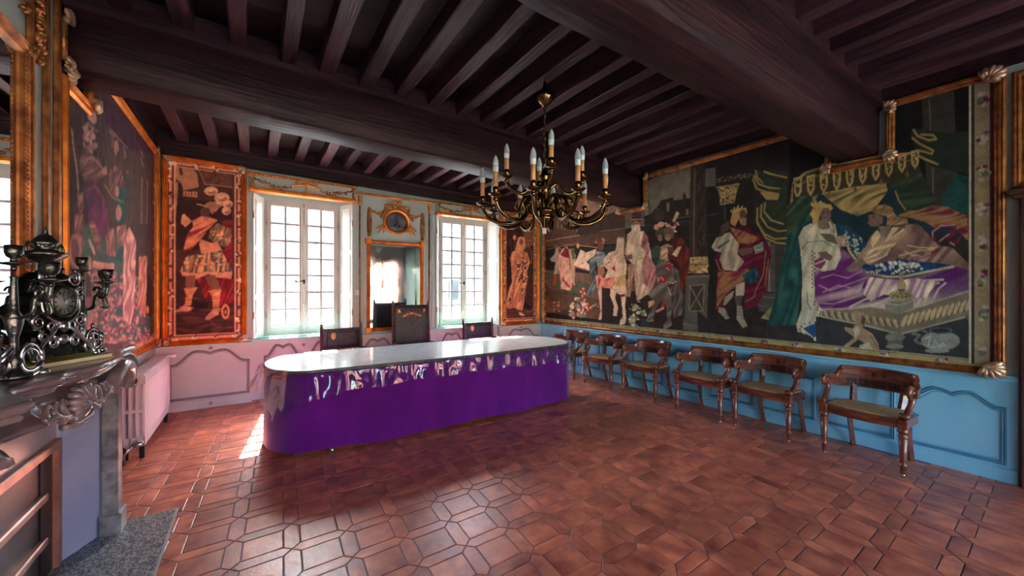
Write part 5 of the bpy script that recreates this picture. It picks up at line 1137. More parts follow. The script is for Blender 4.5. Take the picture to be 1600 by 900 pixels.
# ------------------------------------------------------------------ leather chairs behind the table
def leather_chair(label, x, y, rz, w, top, tall):
    r = thing('leather_chair', label, 'chair', (x, y, 0), rz, 'dark leather chairs behind the table')
    D = M['chair_dark']; h = w/2
    # local: back (seen from the camera) at -y... sitter faces -y toward the table
    for s in (-1, 1):
        B = MB(); B.tube([(s*h, .0, 0), (s*h, 0, .45), (s*h, .03 if not tall else .05, top)], [.024,.024,.020], 4, smooth=False); B.build('back_post', D, r)
        B = MB(); B.lathe([(.014,0),(.02,.008),(.018,.016),(.010,.022),(.018,.032),(.018,.040),(.006,.052),(0,.054)], (s*h, .03 if not tall else .05, top-.005), 10); B.build('finial', D, r)
        B = MB(); B.bbox(s*h-.022, s*h+.022, -.44, -.396, 0, .64, .006); B.build('leg', D, r)
        B = MB(); B.tube(bez([(s*h, .02, .68), (s*h, -.15, .70), (s*h, -.34, .66), (s*h, -.44, .64), (s*h, -.44, .60)], 6), .024, 8); B.build('arm', D, r)
        B = MB(); B.bbox(s*h-.014, s*h+.014, -.43, 0, .18, .215, .004); B.build('stretcher', D, r)
    MB().bbox(-h, h, -.44, .02, .40, .445, .006).build('seat_frame', D, r)
    B = MB(); n = 8; P = []
    for j in range(n+1):
        for i in range(n+1):
            u, v = -1+2*i/n, -1+2*j/n; P.append((u*(h-.01), -.225+v*.23, .445+.045*(1-u**4)*(1-v**4)))
    B.add(P, [(j*(n+1)+i, j*(n+1)+i+1, (j+1)*(n+1)+i+1, (j+1)*(n+1)+i) for j in range(n) for i in range(n)], True); B.build('seat_leather', M['leather'], r)
    z0 = .80 if tall else .72; z0 = .62 if tall else .70; z1 = top-.02; B = MB(); n = 14; P = []
    lean = lambda z: (.05 if tall else .03)*z/top
    for sgn in (-1, 1):
        for j in range(n+1):
            for i in range(n+1):
                u, v = -1+2*i/n, j/n; z = z0+(z1-z0)*v; bul = .016*(1-u**6)*(1-(2*v-1)**6)
                P.append((u*(h-.004), lean(z)+sgn*(.016+bul), z))
    m_ = (n+1)**2
    F = [(j*(n+1)+i, j*(n+1)+i+1, (j+1)*(n+1)+i+1, (j+1)*(n+1)+i) for j in range(n) for i in range(n)]; F += [tuple(a+m_ for a in f) for f in F]
    edge = [i for i in range(n+1)]+[j*(n+1)+n for j in range(1, n+1)]+[n*(n+1)+i for i in range(n-1, -1, -1)]+[j*(n+1) for j in range(n-1, 0, -1)]
    F += [(edge[k], edge[(k+1)%len(edge)], edge[(k+1)%len(edge)]+m_, edge[k]+m_) for k in range(len(edge))]
    B.add(P, F, True); bk = B.build('back_panel', M['leather'], r)
    B = MB(); k = 0
    nst = 15 if tall else 13
    for i in range(nst):
        u = -1+2*i/(nst-1)
        for z in ((z1-.012, z0+.015) if tall else (z1-.012,)): B.ell((u*(h-.02), lean(z)-.020, z), (.0075,.006,.0075), 8, 4)
    for i in range(1, 12):
        z = z0+(z1-z0)*i/12
        for s in (-1, 1): B.ell((s*(h-.016), lean(z)-.020, z), (.0065,.005,.0065), 8, 4)
    B.build('stud_nails', M['copper_trim'], bk, kind='stuff')
    yf = lambda z: lean(z)-.034
    def flat(x, y, z, x0, z0_): zz = z0_+y; return (x0+x, yf(zz)-z-.001, zz)
    if tall:
        text_mesh('R', .075, lambda x, y, z: flat(x, y, z, -h+.085, z1-.115), .0008).build('gilt_lettering', M['gold'], bk)
        text_mesh('F', .075, lambda x, y, z: flat(x, y, z, h-.075, z1-.115), .0008).build('gilt_lettering', M['gold'], bk)
        Rr = .20
        text_mesh('VILLE DE LUZY', .042, lambda x, y, z: (lambda a, q_: (q_*math.sin(a), yf(z1-.34+q_*math.cos(a))-.003-z, z1-.34+q_*math.cos(a)))(x/Rr, Rr+y), .0008, space=1.05).build('gilt_lettering', M['gold'], bk)
    else:
        B = MB(); zc = (z1+z0)/2+.03; x0 = -h*.46
        B.prism([(-.028,.03),(.028,.03),(.028,-.01),(.018,-.03),(0,-.042),(-.018,-.03),(-.028,-.01)], 0, .003, lambda a, b_, c_: (x0+a, yf(zc+b_)-.002-c_, zc+b_))
        for k in (-1, 0, 1): B.prism([(k*.017-.007,.032),(k*.017+.007,.032),(k*.017+.004,.055),(k*.017-.004,.055)], 0, .003, lambda a, b_, c_: (x0+a, yf(zc+b_)-.002-c_, zc+b_))
        B.build('gilt_emblem', M['sleeve'], bk)
        B = MB(); B.sweep([(-.006,0),(0,.006),(.006,0)], [(-h+.06,z0+.05),(h-.06,z0+.05),(h-.06,z1-.055),(-h+.06,z1-.055)], lambda u, v, n_: (u, yf(v)+.004-n_, v)); B.build('tooled_border', M['leather'], bk)
    return r
leather_chair('low dark leather armchair at the window end of the table, left of the tall chair', .995, 5.62, .08, .50, .995, False)
leather_chair('tall dark leather president chair lettered in gold at the middle of the table', 1.97, 5.65, -.02, .54, 1.285, True)
leather_chair('low dark leather armchair behind the table, right of the tall chair', 3.09, 5.62, .0, .54, .975, False)
# ------------------------------------------------------------------ chandelier
CX, CY = 2.07, 2.60
cd = thing('chandelier', 'brass chandelier with two tiers of candle bulbs hanging on a chain', 'chandelier', (CX, CY, 1.97))
BR = M['brass']; fl = lambda k, d: (lambda a, z: 1+d*math.cos(a*k))
def cb(B, n, m=BR, par=cd): return B.build(n, m, par, world=True)
cb(MB().lathe([(.004,3.06),(.02,3.065),(.05,3.09),(.075,3.13),(.085,3.165),(.06,3.175),(.02,3.19),(.012,3.28)], (CX, CY, 0), 24, flute=lambda a, z: 1+.06*math.cos(a*12)*(3.10 < z < 3.17)), 'ceiling_rose')
lk = None
for k in range(11):
    zc = 3.045-k*.048; B = MB(); pts = []
    for i in range(14):
        a = 2*PI*i/14; dx, dz = .011*math.cos(a), .030*math.sin(a); pts.append((dx, 0, dz) if k % 2 == 0 else (0, dx, dz))
    B.tube(pts, .0035, 5, closed=True); o = B.build('chain_link', BR, cd); o.location = (0, 0, zc-1.97)
cb(MB().tube([(CX, CY, 3.06), (CX, CY, 2.50)], .003, 5), 'flex', M['black_iron'])
stem = [(.0,1.985),(.010,1.99),(.014,2.0),(.009,2.012),(.022,2.03),(.036,2.06),(.052,2.095),(.060,2.115),(.048,2.12),(.055,2.135),(.075,2.15),(.078,2.17),(.055,2.185),(.042,2.20),(.05,2.215),(.036,2.235),(.028,2.27),(.034,2.31),(.026,2.34),(.040,2.36),(.048,2.375),(.034,2.39),(.024,2.42),(.030,2.45),(.038,2.47),(.024,2.485),(.016,2.50),(.012,2.53),(0,2.535)]
cb(MB().lathe([(r_*1.3, z_) for r_, z_ in stem], (CX, CY, 0), 24, flute=lambda a, z: 1+(.08*math.cos(a*12) if 2.03 < z < 2.12 else 0)), 'stem')
pts = [(CX+.022*math.cos(a), CY, 2.548+.022*math.sin(a)) for a in [2*PI*i/14 for i in range(14)]]; cb(MB().tube(pts, .005, 6, closed=True), 'stem_ring')
def arm(ang, R, z_att, z_low, z_pan, sl, pr):
    d = Vector((math.cos(ang), math.sin(ang), 0)); c = Vector((CX, CY, 0))
    q_ = lambda r, z: c+d*r+Vector((0, 0, z))
    if R > .4:
        ctl = [q_(.05, z_att), q_(.10, z_att+.085), q_(.17, z_att+.10), q_(.205, z_att+.03), q_(.215, z_low+.05), q_(.27, z_low), q_(R-.15, z_low-.005), q_(R-.05, z_low+.04), q_(R-.005, z_low+.11), q_(R, z_pan)]
    else:
        ctl = [q_(.045, z_att), q_(.10, z_att+.04), q_(.14, z_att-.01), q_(.20, z_att-.045), q_(R-.04, z_att-.01), q_(R, z_att+.05), q_(R, z_pan)]
    P = bez(ctl, 6); n = len(P); B = MB(); B.tube(P, [.0125+.004*math.sin(PI*i/n) for i in range(n)], 8)
    if R > .4:                               # curling leaf tendrils
        B.tube(bez([q_(.17, z_att+.09), q_(.23, z_att+.085), q_(.255, z_att+.04), q_(.235, z_att+.005), q_(.21, z_att+.02)], 5), [.009]*15+[.006]*6, 6)
        B.tube(bez([q_(.30, z_low+.0), q_(.31, z_low+.05), q_(.27, z_low+.075), q_(.25, z_low+.05)], 5), [.009]*10+[.005]*6, 6)
        B.ell(q_(.185, z_att+.03), (.012,.012,.022), 8, 5)
    a = cb(B, 'arm')
    e = q_(R, z_pan); prof = [(.010,-.035),(.022,-.02),(.020,-.008),(.014,0),(.022,.006),(.048,.014),(.055,.024),(.056,.028),(.044,.026),(.022,.022),(.018,.034),(.024,.040),(.022,.075),(.016,.085)]
    B = MB(); B.lathe(prof, e, 18); cb(B, 'drip_pan', BR, a)
    s = MB().lathe([(.0185,.08),(.0185,.08+sl),(.014,.081+sl)], e, 12); so_ = cb(s, 'candle_sleeve', M['sleeve'], a)
    zb = .08+sl; b1 = MB().lathe([(.016,zb),(.021,zb+.004),(.0225,zb+.036),(.0225,zb+.042)], e, 12); cb(b1, 'bulb_base', M['bulb_base'], a)
    b2 = MB().lathe([(.0225,zb+.042),(.024,zb+.06),(.022,zb+.082),(.014,zb+.108),(.006,zb+.124),(0,zb+.129)], e, 14); cb(b2, 'bulb', M['bulb_glass'], a)
fa = math.atan2(-CY, -CX)                    # direction toward the camera
for k in range(10): arm(fa+math.radians(-9+36*k), .53, 2.17, 2.065, 2.205, .115, 1)
for k in range(4): arm(fa+math.radians(9+90*k), .325, 2.36, 2.3, 2.435, .095, 1)
t_ = fa+math.radians(-6+36*4); R = thing('paper_tag', 'small pale paper tag hanging beneath the chandelier', 'tag', (CX-.13, CY-.16, 1.99))
MB().box(-.016, .016, -.001, .001, -.045, 0).build('tag_card', M['paper_tag'], R); MB().tube([(0,0,0),(.0,.0,.09)], .0012, 5).build('tag_string', M['paper'], R)
R.rotation_euler = (0, 0, -.6)

# ------------------------------------------------------------------ radiator
R = thing('radiator', 'cast iron column radiator painted pale grey below the left tapestry', 'radiator', (-.885, 4.66, 0))
ns = 22; pitch = (5.88-4.66)/ns; x0, x1, z0, z1 = -.96, -.80, .11, .745
def section(first):
    B = MB(); t = pitch*.27; cw = (x1-x0)*.155; gp = (x1-x0-4*cw)/3
    for k in range(4): B.bbox(x0+k*(cw+gp), x0+k*(cw+gp)+cw, -t, t, z0+.05, z1-.05, .007)
    for za, zb, sg in ((z1-.085, z1, 1), (z0, z0+.085, -1)):
        ch_ = .03; zt = zb if sg > 0 else za; zi = za if sg > 0 else zb
        B.prism([(x0, zi), (x1, zi), (x1, zt-sg*ch_*.5), (x1-ch_*.5, zt), (x0+ch_, zt), (x0, zt-sg*ch_)], -t, t, lambda p_, q_, r_: (p_, r_, q_))
    B.bbox(x0+.004, x1-.004, -t*.8, t*.8, .405, .44, .004); B.tube([((x0+x1)/2, -pitch/2, z1-.045), ((x0+x1)/2, pitch/2, z1-.045)], .024, 8); B.tube([((x0+x1)/2, -pitch/2, z0+.045), ((x0+x1)/2, pitch/2, z0+.045)], .024, 8)
    return B
src = None
for k in range(ns):
    y = 4.66+pitch*(k+.5)
    if src is None: src = section(True).build('radiator_section', M['radiator'], R); o = src
    else: o = inst('radiator_section', src, R)
    o.location = (.885, y-4.66, 0)
for y in (4.70, 5.80):
    B = MB(); B.bbox(-.95, -.915, y-.015, y+.015, 0, .13, .004); B.bbox(-.845, -.81, y-.015, y+.015, 0, .13, .004); B.build('radiator_foot', M['black_iron'], R, world=True)
RYm = Matrix.Rotation(PI/2, 3, 'X')
MB().lathe([(.034,0),(.036,.008),(.024,.012),(.020,.008),(.010,.016),(0,.017)], (-.885, 4.662, .70), 16, RYm).build('end_plug', M['black_iron'], R, world=True)
B = MB(); B.lathe([(.030,0),(.030,.02),(.02,.03),(.02,.06)], (-.87, 4.662, .145), 14, RYm); B.tube([(-.87,4.60,.145),(-.89,4.57,.13),(-.92,4.57,.08),(-.93,4.57,0)], .014, 8); B.tube([(-.88,4.60,.145),(-.80,4.585,.16)], [.014,.02], 8); B.build('valve', M['silvered'], R, world=True)
B = MB(); B.lathe([(.018,0),(.022,.012),(.022,.075),(.018,.08)], (-.83, 5.90, .73), 14, Matrix.Rotation(PI/2, 3, 'Y')); B.tube([(-.83,5.90,.73),(-.88,5.90,.70),(-.88,5.87,.69)], .012, 8); B.build('thermostat', M['plastic_white'], R, world=True)

# ------------------------------------------------------------------ fireplace
FP = thing('fireplace', 'carved marble chimneypiece with pale blue jambs and stone hearth at the left', 'fireplace', (-.9, 1.9, 0))
def fb(B, n, m, par=FP): return B.build(n, M[m], par, world=True)
YC = 1.90
half = [(YC, -.60), (2.02, -.66), (2.13, -.725), (2.26, -.70), (2.36, -.665), (2.46, -.685), (2.56, -.655), (2.66, -.612), (2.82, -.605), (2.98, -.615), (3.10, -.64), (3.22, -.665), (3.33, -.655), (3.42, -.645), (3.49, -.655), (3.52, -.69), (3.50, -.74)]
hp = [(v.x, v.y) for v in bez([(a, b_, 0) for a, b_ in half], 5)]
front = [(2*YC-y, x) for y, x in hp[::-1]][:-1]+hp           # (y, x) along the front edge
def outline(off, n=None):
    out = []
    for i, (y, x) in enumerate(front):
        a = Vector(front[max(i-1, 0)]); c_ = Vector(front[min(i+1, len(front)-1)]); t = (c_-a).normalized(); nr = Vector((-t.y, t.x))
        if nr.y < 0 and abs(t.y) < .9: nr = -nr
        out.append((y+nr.x*off, x+nr.y*off))
    return out
def loft(levels, name, m, par=FP, back=XL):
    B = MB(); rings = []
    for off, z in levels:
        o = outline(off); rings.append([(x, y, z) for y, x in o])
    n = len(rings[0]); P = [p for r_ in rings for p in r_]
    F = [(j*n+i, j*n+i+1, (j+1)*n+i+1, (j+1)*n+i) for j in range(len(rings)-1) for i in range(n-1)]
    k = len(P)
    # close onto the wall
    top = rings[-1]; bot = rings[0]; P += [(back, top[0][1], top[0][2]), (back, top[-1][1], top[-1][2]), (back, bot[0][1], bot[0][2]), (back, bot[-1][1], bot[-1][2])]
    for nm_, rr, a, b_ in (('t', len(rings)-1, k, k+1), ('b', 0, k+2, k+3)):
        for i in range(n-1):
            y0, y1 = rings[rr][i][1], rings[rr][i+1][1]; kk = len(P); P += [(back, y0, rings[rr][i][2]), (back, y1, rings[rr][i][2])]; F.append((rr*n+i, rr*n+i+1, kk+1, kk))
    F.append(tuple([j*n for j in range(len(rings))]+[k, k+2])); F.append(tuple([j*n+n-1 for j in range(len(rings))]+[k+1, k+3]))
    B.add(P, F, False); n0 = 0
    for i in range((len(rings)-1)*(n-1)): B.sm[i] = True
    return fb(B, name, m, par)
loft([(-.045,1.072),(-.02,1.078),(-.012,1.09),(-.026,1.098),(-.004,1.104),(.010,1.116),(.012,1.128),(.004,1.138),(-.008,1.142)], 'mantel_shelf', 'marble_dark')
loft([(-.075,.945),(-.045,.935),(-.03,.945),(-.035,.965),(-.055,.975),(-.062,.985),(-.078,1.0),(-.085,1.03),(-.075,1.06),(-.055,1.074)], 'frieze', 'marble_dark')
# carved shell on the corner of the frieze
B = MB(); c = Vector((-.665, 2.50, 1.01)); nrm = Vector((1, -.12, 0)).normalized(); tx = Vector((.12, 1, 0)).normalized(); up = Vector((0,0,1))
for k in range(11):
    a = -2.3+k*.36; d = tx*math.sin(a)+up*math.cos(a); L_ = .088*(1-.12*abs(k-5)/5)
    B.tube([c-up*.02+nrm*.02, c-up*.02+d*L_*.5+nrm*.05, c-up*.02+d*L_*.9+nrm*.035, c-up*.02+d*L_*1.05+nrm*.012], [.010,.017,.022,.008], 7)
for s in (-1, 1):
    for q_ in range(3):
        P = bez([c+tx*s*(.05+.05*q_)-up*(.03+.012*q_)+nrm*.03, c+tx*s*(.11+.05*q_)-up*(.06-.02*q_)+nrm*.04, c+tx*s*(.15+.055*q_)-up*.01*q_+nrm*.03, c+tx*s*(.13+.05*q_)+up*.03+nrm*.02, c+tx*s*(.10+.05*q_)+up*.005+nrm*.025], 6); B.tube(P, [.016-.0004*i for i in range(len(P))], 7)
B.ell(c-up*.03+nrm*.03, (.035,.035,.03), 10, 6); B.tube(bez([c-up*.09+nrm*.01-tx*.10, c-up*.10+nrm*.03, c-up*.085+nrm*.02+tx*.10], 8), .016, 8)
fb(B, 'shell_carving', 'marble_dark')
# arched consoles at the shelf end, pilaster, jamb panel
B = MB(); B.tube(bez([(-.66,2.98,.93),(-.645,3.01,1.0),(-.64,3.13,1.055),(-.64,3.27,1.035),(-.655,3.36,.95),(-.67,3.37,.89)], 6), .036, 10); B.tube(bez([(-.70,3.05,.91),(-.68,3.09,.98),(-.68,3.17,1.01),(-.68,3.27,.98),(-.69,3.31,.90)], 6), .024, 10); fb(B, 'console_arch', 'marble_dark')
B = MB(); B.tube(bez([(-.70,3.40,1.07),(-.66,3.44,1.05),(-.66,3.46,1.0),(-.70,3.45,.96),(-.67,3.43,.92),(-.68,3.41,.885)], 5), .026, 8, sc=(1.4,1)); fb(B, 'side_scroll', 'marble_dark')
fb(MB().bbox(-.765, -.69, 3.30, 3.40, .06, .90, .008), 'pilaster', 'marble_grey'); fb(MB().bbox(-.775, -.675, 3.285, 3.425, 0, .14, .01), 'pilaster_base', 'marble_grey'); fb(MB().bbox(-.775, -.675, 3.29, 3.42, .885, .915, .006), 'pilaster_cap', 'marble_dark')
B = MB(); B.prism([(-.765,3.385),(-.76,3.36),(-.878,3.13),(-.96,3.13),(-.99,3.42),(-.765,3.42)], 0.012, .95); fb(B, 'jamb_panel', 'jamb_blue')
B = MB(); B.prism([(-.765,2*YC-3.385),(-.76,2*YC-3.36),(-.878,2*YC-3.13),(-.96,2*YC-3.13),(-.99,2*YC-3.42),(-.765,2*YC-3.42)], 0.012, .95); fb(B, 'jamb_panel', 'jamb_blue')
fb(MB().bbox(-.765, -.69, 2*YC-3.40, 2*YC-3.30, .06, .90, .008), 'pilaster', 'marble_grey')
fb(MB().box(-.965, -.895, 2*YC-3.13, 3.13, .685, .96), 'fascia', 'fascia')
fb(MB().box(-1.0, -.435, .32, 3.455, .0, .012), 'hearth_slab', 'terrazzo')
fb(MB().box(-.437, -.428, .32, 3.455, .0, .0135), 'hearth_edge', 'plaster')
SH = thing('fireplace_shutter', 'dark metal sliding shutter with copper-coloured rails closing the fireplace', 'shutter', (-.88, 1.9, .012)); xq = -.885
MB().box(-.93, -.915, 2*YC-3.06, 3.06, .02, .66).build('back_sheet', M['dark_sheet'], SH, world=True)
B = MB(); B.bbox(-.905, -.868, 3.065, 3.12, .012, .695, .006); B.bbox(-.905, -.868, 2*YC-3.12, 2*YC-3.065, .012, .695, .006); B.bbox(-.905, -.868, 2*YC-3.065, 3.065, .645, .695, .006); B.build('shutter_frame', M['copper_trim'], SH, world=True)
MB().box(-.915, -.89, 2.93, 3.065, .02, .645).build('guide_rail', M['black_iron'], SH, world=True)
for k, (za, zb) in enumerate(((.02,.205),(.225,.43),(.45,.645))):
    MB().bbox(-.912, -.896, 2*YC-2.93, 2.95, za, zb, .004).build('shutter_slat', M['dark_sheet'], SH, world=True)
for z in (.215, .44): MB().bbox(-.915, -.872, 2*YC-2.95, 2.965, z-.02, z+.02, .006).build('slat_bar', M['copper_trim'], SH, world=True)

# ------------------------------------------------------------------ overmantel mirror and its gilt pilasters
OM = thing('overmantel_mirror', 'large gilt-framed mirror above the chimneypiece at the left edge', 'mirror', (XL, 1.9, 1.15))
MB().box(XL, XL+.03, 2*YC-3.40, 3.40, 1.15, ZC-.1).build('overmantel_panel', M['plaster'], OM, world=True)
strip_frame('frame_rail', OM, [(2*YC-2.99,1.2),(2.99,1.2),(2.99,2.73),(2*YC-2.99,2.73)], lambda u, v, n: PL(u, v, n+.03), .075, .05, M['gold_dark'])
MB().box(XL+.034, XL+.04, 2*YC-2.95, 2.95, 1.22, 2.69).build('mirror_glass', M['mirror'], OM, world=True)
B = MB()
for k in range(64): B.ell((XL+.062, 2.935, 1.24+k*.023), (.008,.008,.009), 6, 4)
B.build('bead_moulding', M['gold_dark'], OM, world=True)
for u, w in ((3.035,.016),(3.22,.022),(3.365,.024)): MB().bbox(XL+.03, XL+.055, u-w, u+w, 1.15, 3.2, .006).build('gilt_moulding', M['gold_dark'], OM, world=True)
B = MB(); rnd = random.Random(9)
for k in range(26):
    z = 2.72+k*.022; B.ell((XL+.05, 3.12+rnd.uniform(-.03,.03), z), (.022,.03,.020), 7, 5, Matrix.Rotation(rnd.uniform(0,3), 3, 'X'))
B.build('gilt_drop', M['gold_dark'], OM, world=True)
B = MB(); garland(B, [(XL+.06, 2.60, 3.2), (XL+.06, 2.82, 3.08), (XL+.06, 2.92, 2.86)], .028, 20, 4); B.build('gilt_garland', M['gold_dark'], OM, world=True)
B = MB(); B.tube(bez([(XL+.05, 2.45, 3.2), (XL+.06, 2.62, 3.02), (XL+.05, 2.78, 2.86)], 8), .022, 8); B.build('gilt_scroll', M['gold'], OM, world=True)
knot(OM, PL, 2.97, 2.70, 1, -.6, .06, 50, 'gold_dark')
SP = thing('gilt_post', 'gilded upright with leafy tips between the overmantel and the left tapestry', 'moulding', (XL, 3.42, 2.9))
MB().lathe([(.018,2.88),(.018,3.16)], (XL+.05, 3.43, 0), 8).build('shaft', M['gold_dark'], SP, world=True)
knot(SP, PL, 3.43, 3.15, .2, 1, .075, 51); knot(SP, PL, 3.43, 2.86, -.3, 1, .075, 52)

# ------------------------------------------------------------------ things on the mantel
ZM = 1.142
CK = thing('mantel_clock', 'dark bronze mantel clock with silvered scrolls, round dial and urn finial', 'clock', (-.83, 2.78, ZM+.022), math.radians(-34))
# local: dial faces +x, width along y
GB, SV = M['green_bronze'], M['silvered']
MB().prism([(-.10,-.165),(.10,-.165),(.115,-.10),(.115,.10),(.10,.165),(-.10,.165)], .03, .075).build('plinth', GB, CK)
MB().bbox(-.09, .095, -.145, .145, .075, .13, .012).build('plinth_step', GB, CK)
MB().bbox(-.075, .08, -.115, .115, .13, .33, .02).build('case', GB, CK)
B = MB()
for s in (-1, 1): B.lathe([(.05,-.085),(.055,-.08),(.055,.08),(.05,.085)], (0, s*.115, .215), 16, Matrix.Rotation(PI/2, 3, 'Y')); B.lathe([(.062,-.09),(.066,-.08),(.062,-.07)], (0, s*.115, .215), 16, Matrix.Rotation(PI/2, 3, 'Y'))
B.build('side_roll', GB, CK)
B = MB(); P = []
for k in range(17): a = PI*k/16; P.append((.125*math.cos(a), .33+.095*math.sin(a)))
B.prism(P, -.075, .078, lambda a, b_, c_: (c_, a, b_), smooth=True); B.build('arched_top', GB, CK)
for x in (-.05, .05): B = MB(); B.tube([(x, .128*math.cos(a), .33+.098*math.sin(a)) for a in [PI*k/16 for k in range(17)]], .008, 6); B.build('top_band', M['lead_metal'], CK)
RYY = Matrix.Rotation(PI/2, 3, 'Y')
bz = MB().lathe([(.072,.075),(.080,.085),(.077,.125),(.068,.13),(.064,.112)], (0, 0, .285), 28, RYY, caps=False).build('bezel', M['lead_metal'], CK)
dl = MB().lathe([(.066,.112),(0,.113)], (0, 0, .285), 28, RYY).build('dial', M['dial_white'], CK)
B = MB()
for k in range(12): a = 2*PI*k/12; c_, s_ = math.cos(a), math.sin(a); B.tube([(.1145, .042*s_, .285+.042*c_), (.1145, .058*s_, .285+.058*c_)], .0032, 4)
B.build('hour_marks', M['letter_black'], dl)
B = MB(); B.tube([(.116,0,.285),(.116,.028,.315)], .0025, 4); B.tube([(.117,0,.285),(.117,-.010,.33)], .002, 4); B.build('hands', M['letter_black'], dl)
MB().lathe([(.066,.122),(.045,.127),(0,.129)], (0, 0, .285), 28, RYY).build('dial_glass', M['pane'], CK)
def scroll(B, c, s, R0, n=22, r=.009, plane='yz', x=.09, turns=1.6):
    pts = []
    for k in range(n): a = 2*PI*turns*k/n; rr = R0*(1-.75*k/n); pts.append((x, c[0]+s*rr*math.sin(a), c[1]+rr*math.cos(a)))
    B.tube(pts, [r*(1-.4*k/n) for k in range(n)], 6)
B = MB()
for s in (-1, 1):
    scroll(B, (s*.075, .40), s, .04); scroll(B, (s*.11, .33), -s, .03); scroll(B, (s*.115, .19), s, .035); scroll(B, (s*.055, .17), -s, .03, x=.10); scroll(B, (s*.15, .055), s, .04, r=.012, x=.11); scroll(B, (s*.06, .09), -s, .03, x=.115); scroll(B, (s*.10, .12), s, .028, x=.105)
    B.tube(bez([(.10, s*.02, .17), (.115, s*.06, .14), (.115, s*.10, .10), (.12, s*.15, .05), (.13, s*.17, .012)], 6), .011, 7); B.ell((.13, s*.172, .014), (.02,.022,.014), 8, 5)
    B.tube(bez([(.105, 0, .18), (.11, s*.05, .195), (.10, s*.095, .235), (.095, s*.105, .30)], 6), .008, 6)
B.ell((.115, 0, .165), (.022,.03,.03), 10, 6); B.ell((.11, 0, .10), (.016,.035,.025), 10, 6); B.build('scroll_mount', SV, CK)
B = MB()
for s in (-1, 1): B.ell((-.08, s*.15, .012), (.028,.026,.026), 8, 5); B.tube([(-.07,s*.15,.02),(-.07,s*.14,.05)], .018, 7)
B.build('rear_foot', M['lead_metal'], CK)
B = MB()
B.prism([(-.05,.155),(.05,.155),(.05,.275),(-.05,.275)], .1155, .1225, lambda a, b_, c_: (a, c_, b_)); B.build('relief_panel', GB, CK); B = MB()
B.prism([(-.05,.155),(.05,.155),(.05,.275),(-.05,.275)], -.1155, -.1225, lambda a, b_, c_: (a, c_, b_))
rnd = random.Random(3)
for k in range(40): B.ell((rnd.uniform(-.045,.045), -.1225, rnd.uniform(.16,.27)), (.009,.005,.006), 6, 4)
B.build('relief_panel', GB, CK)
un = MB().lathe([(.05,.425),(.05,.435),(.022,.445),(.014,.46),(.018,.47),(.045,.48),(.085,.505),(.098,.52),(.094,.528),(.06,.535),(.045,.545),(.06,.565),(.064,.575),(.050,.59),(.034,.605),(.03,.61),(.012,.62),(.016,.628),(.006,.645),(0,.65)], (0,0,0), 24, flute=lambda a, z: 1+(.04*math.cos(a*16) if .48 < z < .53 else 0)).build('urn_finial', M['lead_metal'], CK)
B = MB()
for k in range(10): a = 2*PI*k/10; B.ell((.05*math.cos(a), .05*math.sin(a), .56), (.014,.014,.012), 6, 4)
for s in (-1, 1): B.tube(bez([(0, s*.05, .55), (0, s*.085, .57), (0, s*.10, .54), (0, s*.09, .52)], 5), .008, 6)
for k in range(5): B.ell((0,0,.60+k*.012), (.026-.004*k,.026-.004*k,.008), 8, 4)
B.build('urn_mount', M['lead_metal'], un)
CK.scale = (.80, .74, .97)
def candelabrum(label, x, y, rz, h):
    r = thing('candelabrum', label, 'candelabrum', (x, y, ZM), rz); LM = M['lead_metal']
    MB().lathe([(.05,0),(.055,.008),(.045,.02),(.03,.03),(.02,.05),(.028,.07),(.014,.09),(.012,.16),(.022,.20),(.028,.24),(.014,.27),(.010,h-.06),(.014,h-.05)], (0,0,0), 16).build('stem', LM, r)
    B = MB()
    for k in range(3):
        a = 2*PI*k/3
        for q_ in (0, 1): scr = [(math.cos(a+.3*math.sin(t))*(.045+.028*math.cos(t)), math.sin(a+.3*math.sin(t))*(.045+.028*math.cos(t)), .06+.055*math.sin(t)+.02*q_) for t in [i*.45 for i in range(14)]]; B.tube(scr, .008, 6)
        B.ell((.075*math.cos(a), .075*math.sin(a), .014), (.022,.022,.014), 8, 5)
    B.build('base_scroll', SV, r)
    def cup(px_, py_, z, nm):
        MB().lathe([(.006,-.03),(.010,-.02),(.008,-.008),(.045,0),(.048,.004),(.012,.008),(.010,.02),(.02,.028),(.026,.045),(.026,.072),(.022,.075),(.018,.06)], (px_, py_, z), 14).build(nm, LM, r)
    cup(0, 0, h, 'candle_cup')
    for k in range(4):
        a = PI/4+PI/2*k; d = Vector((math.cos(a), math.sin(a), 0)); q_ = lambda R_, z: tuple(d*R_+Vector((0,0,z)))
        P = bez([q_(.01, h-.22), q_(.06, h-.20), q_(.075, h-.14), q_(.10, h-.15), q_(.122, h-.13), q_(.128, h-.075)], 6)
        B = MB(); B.tube(P, .007, 7); B.tube(bez([q_(.07, h-.15), q_(.10, h-.11), q_(.075, h-.09), q_(.06, h-.11)], 5), .005, 6); B.tube(bez([q_(.12, h-.15), q_(.13, h-.20), q_(.105, h-.205)], 5), .005, 6); B.build('branch', LM, r)
        cup(*(d*.128).to_2d(), h-.065, 'candle_cup')
    return r
candelabrum('dark branched candelabrum on the mantel between the clock and the tapestry', -.79, 3.10, .3, .46)
candelabrum('dark branched candelabrum on the mantel at the left edge, before the clock', -.80, 2.40, .35, .46)
R = thing('casket', 'small dark casket with pierced silvered front on the mantel behind the clock', 'box', (-.84, 3.27, ZM), -.35)
MB().bbox(-.05, .05, -.06, .06, .012, .085, .006).build('casket_body', M['lead_metal'], R); MB().bbox(-.055, .055, -.066, .066, .085, .10, .005).build('casket_lid', M['lead_metal'], R); MB().lathe([(.006,.10),(.012,.11),(.006,.12),(0,.122)], (0,0,0), 10).build('lid_knob', M['lead_metal'], R)
B = MB()
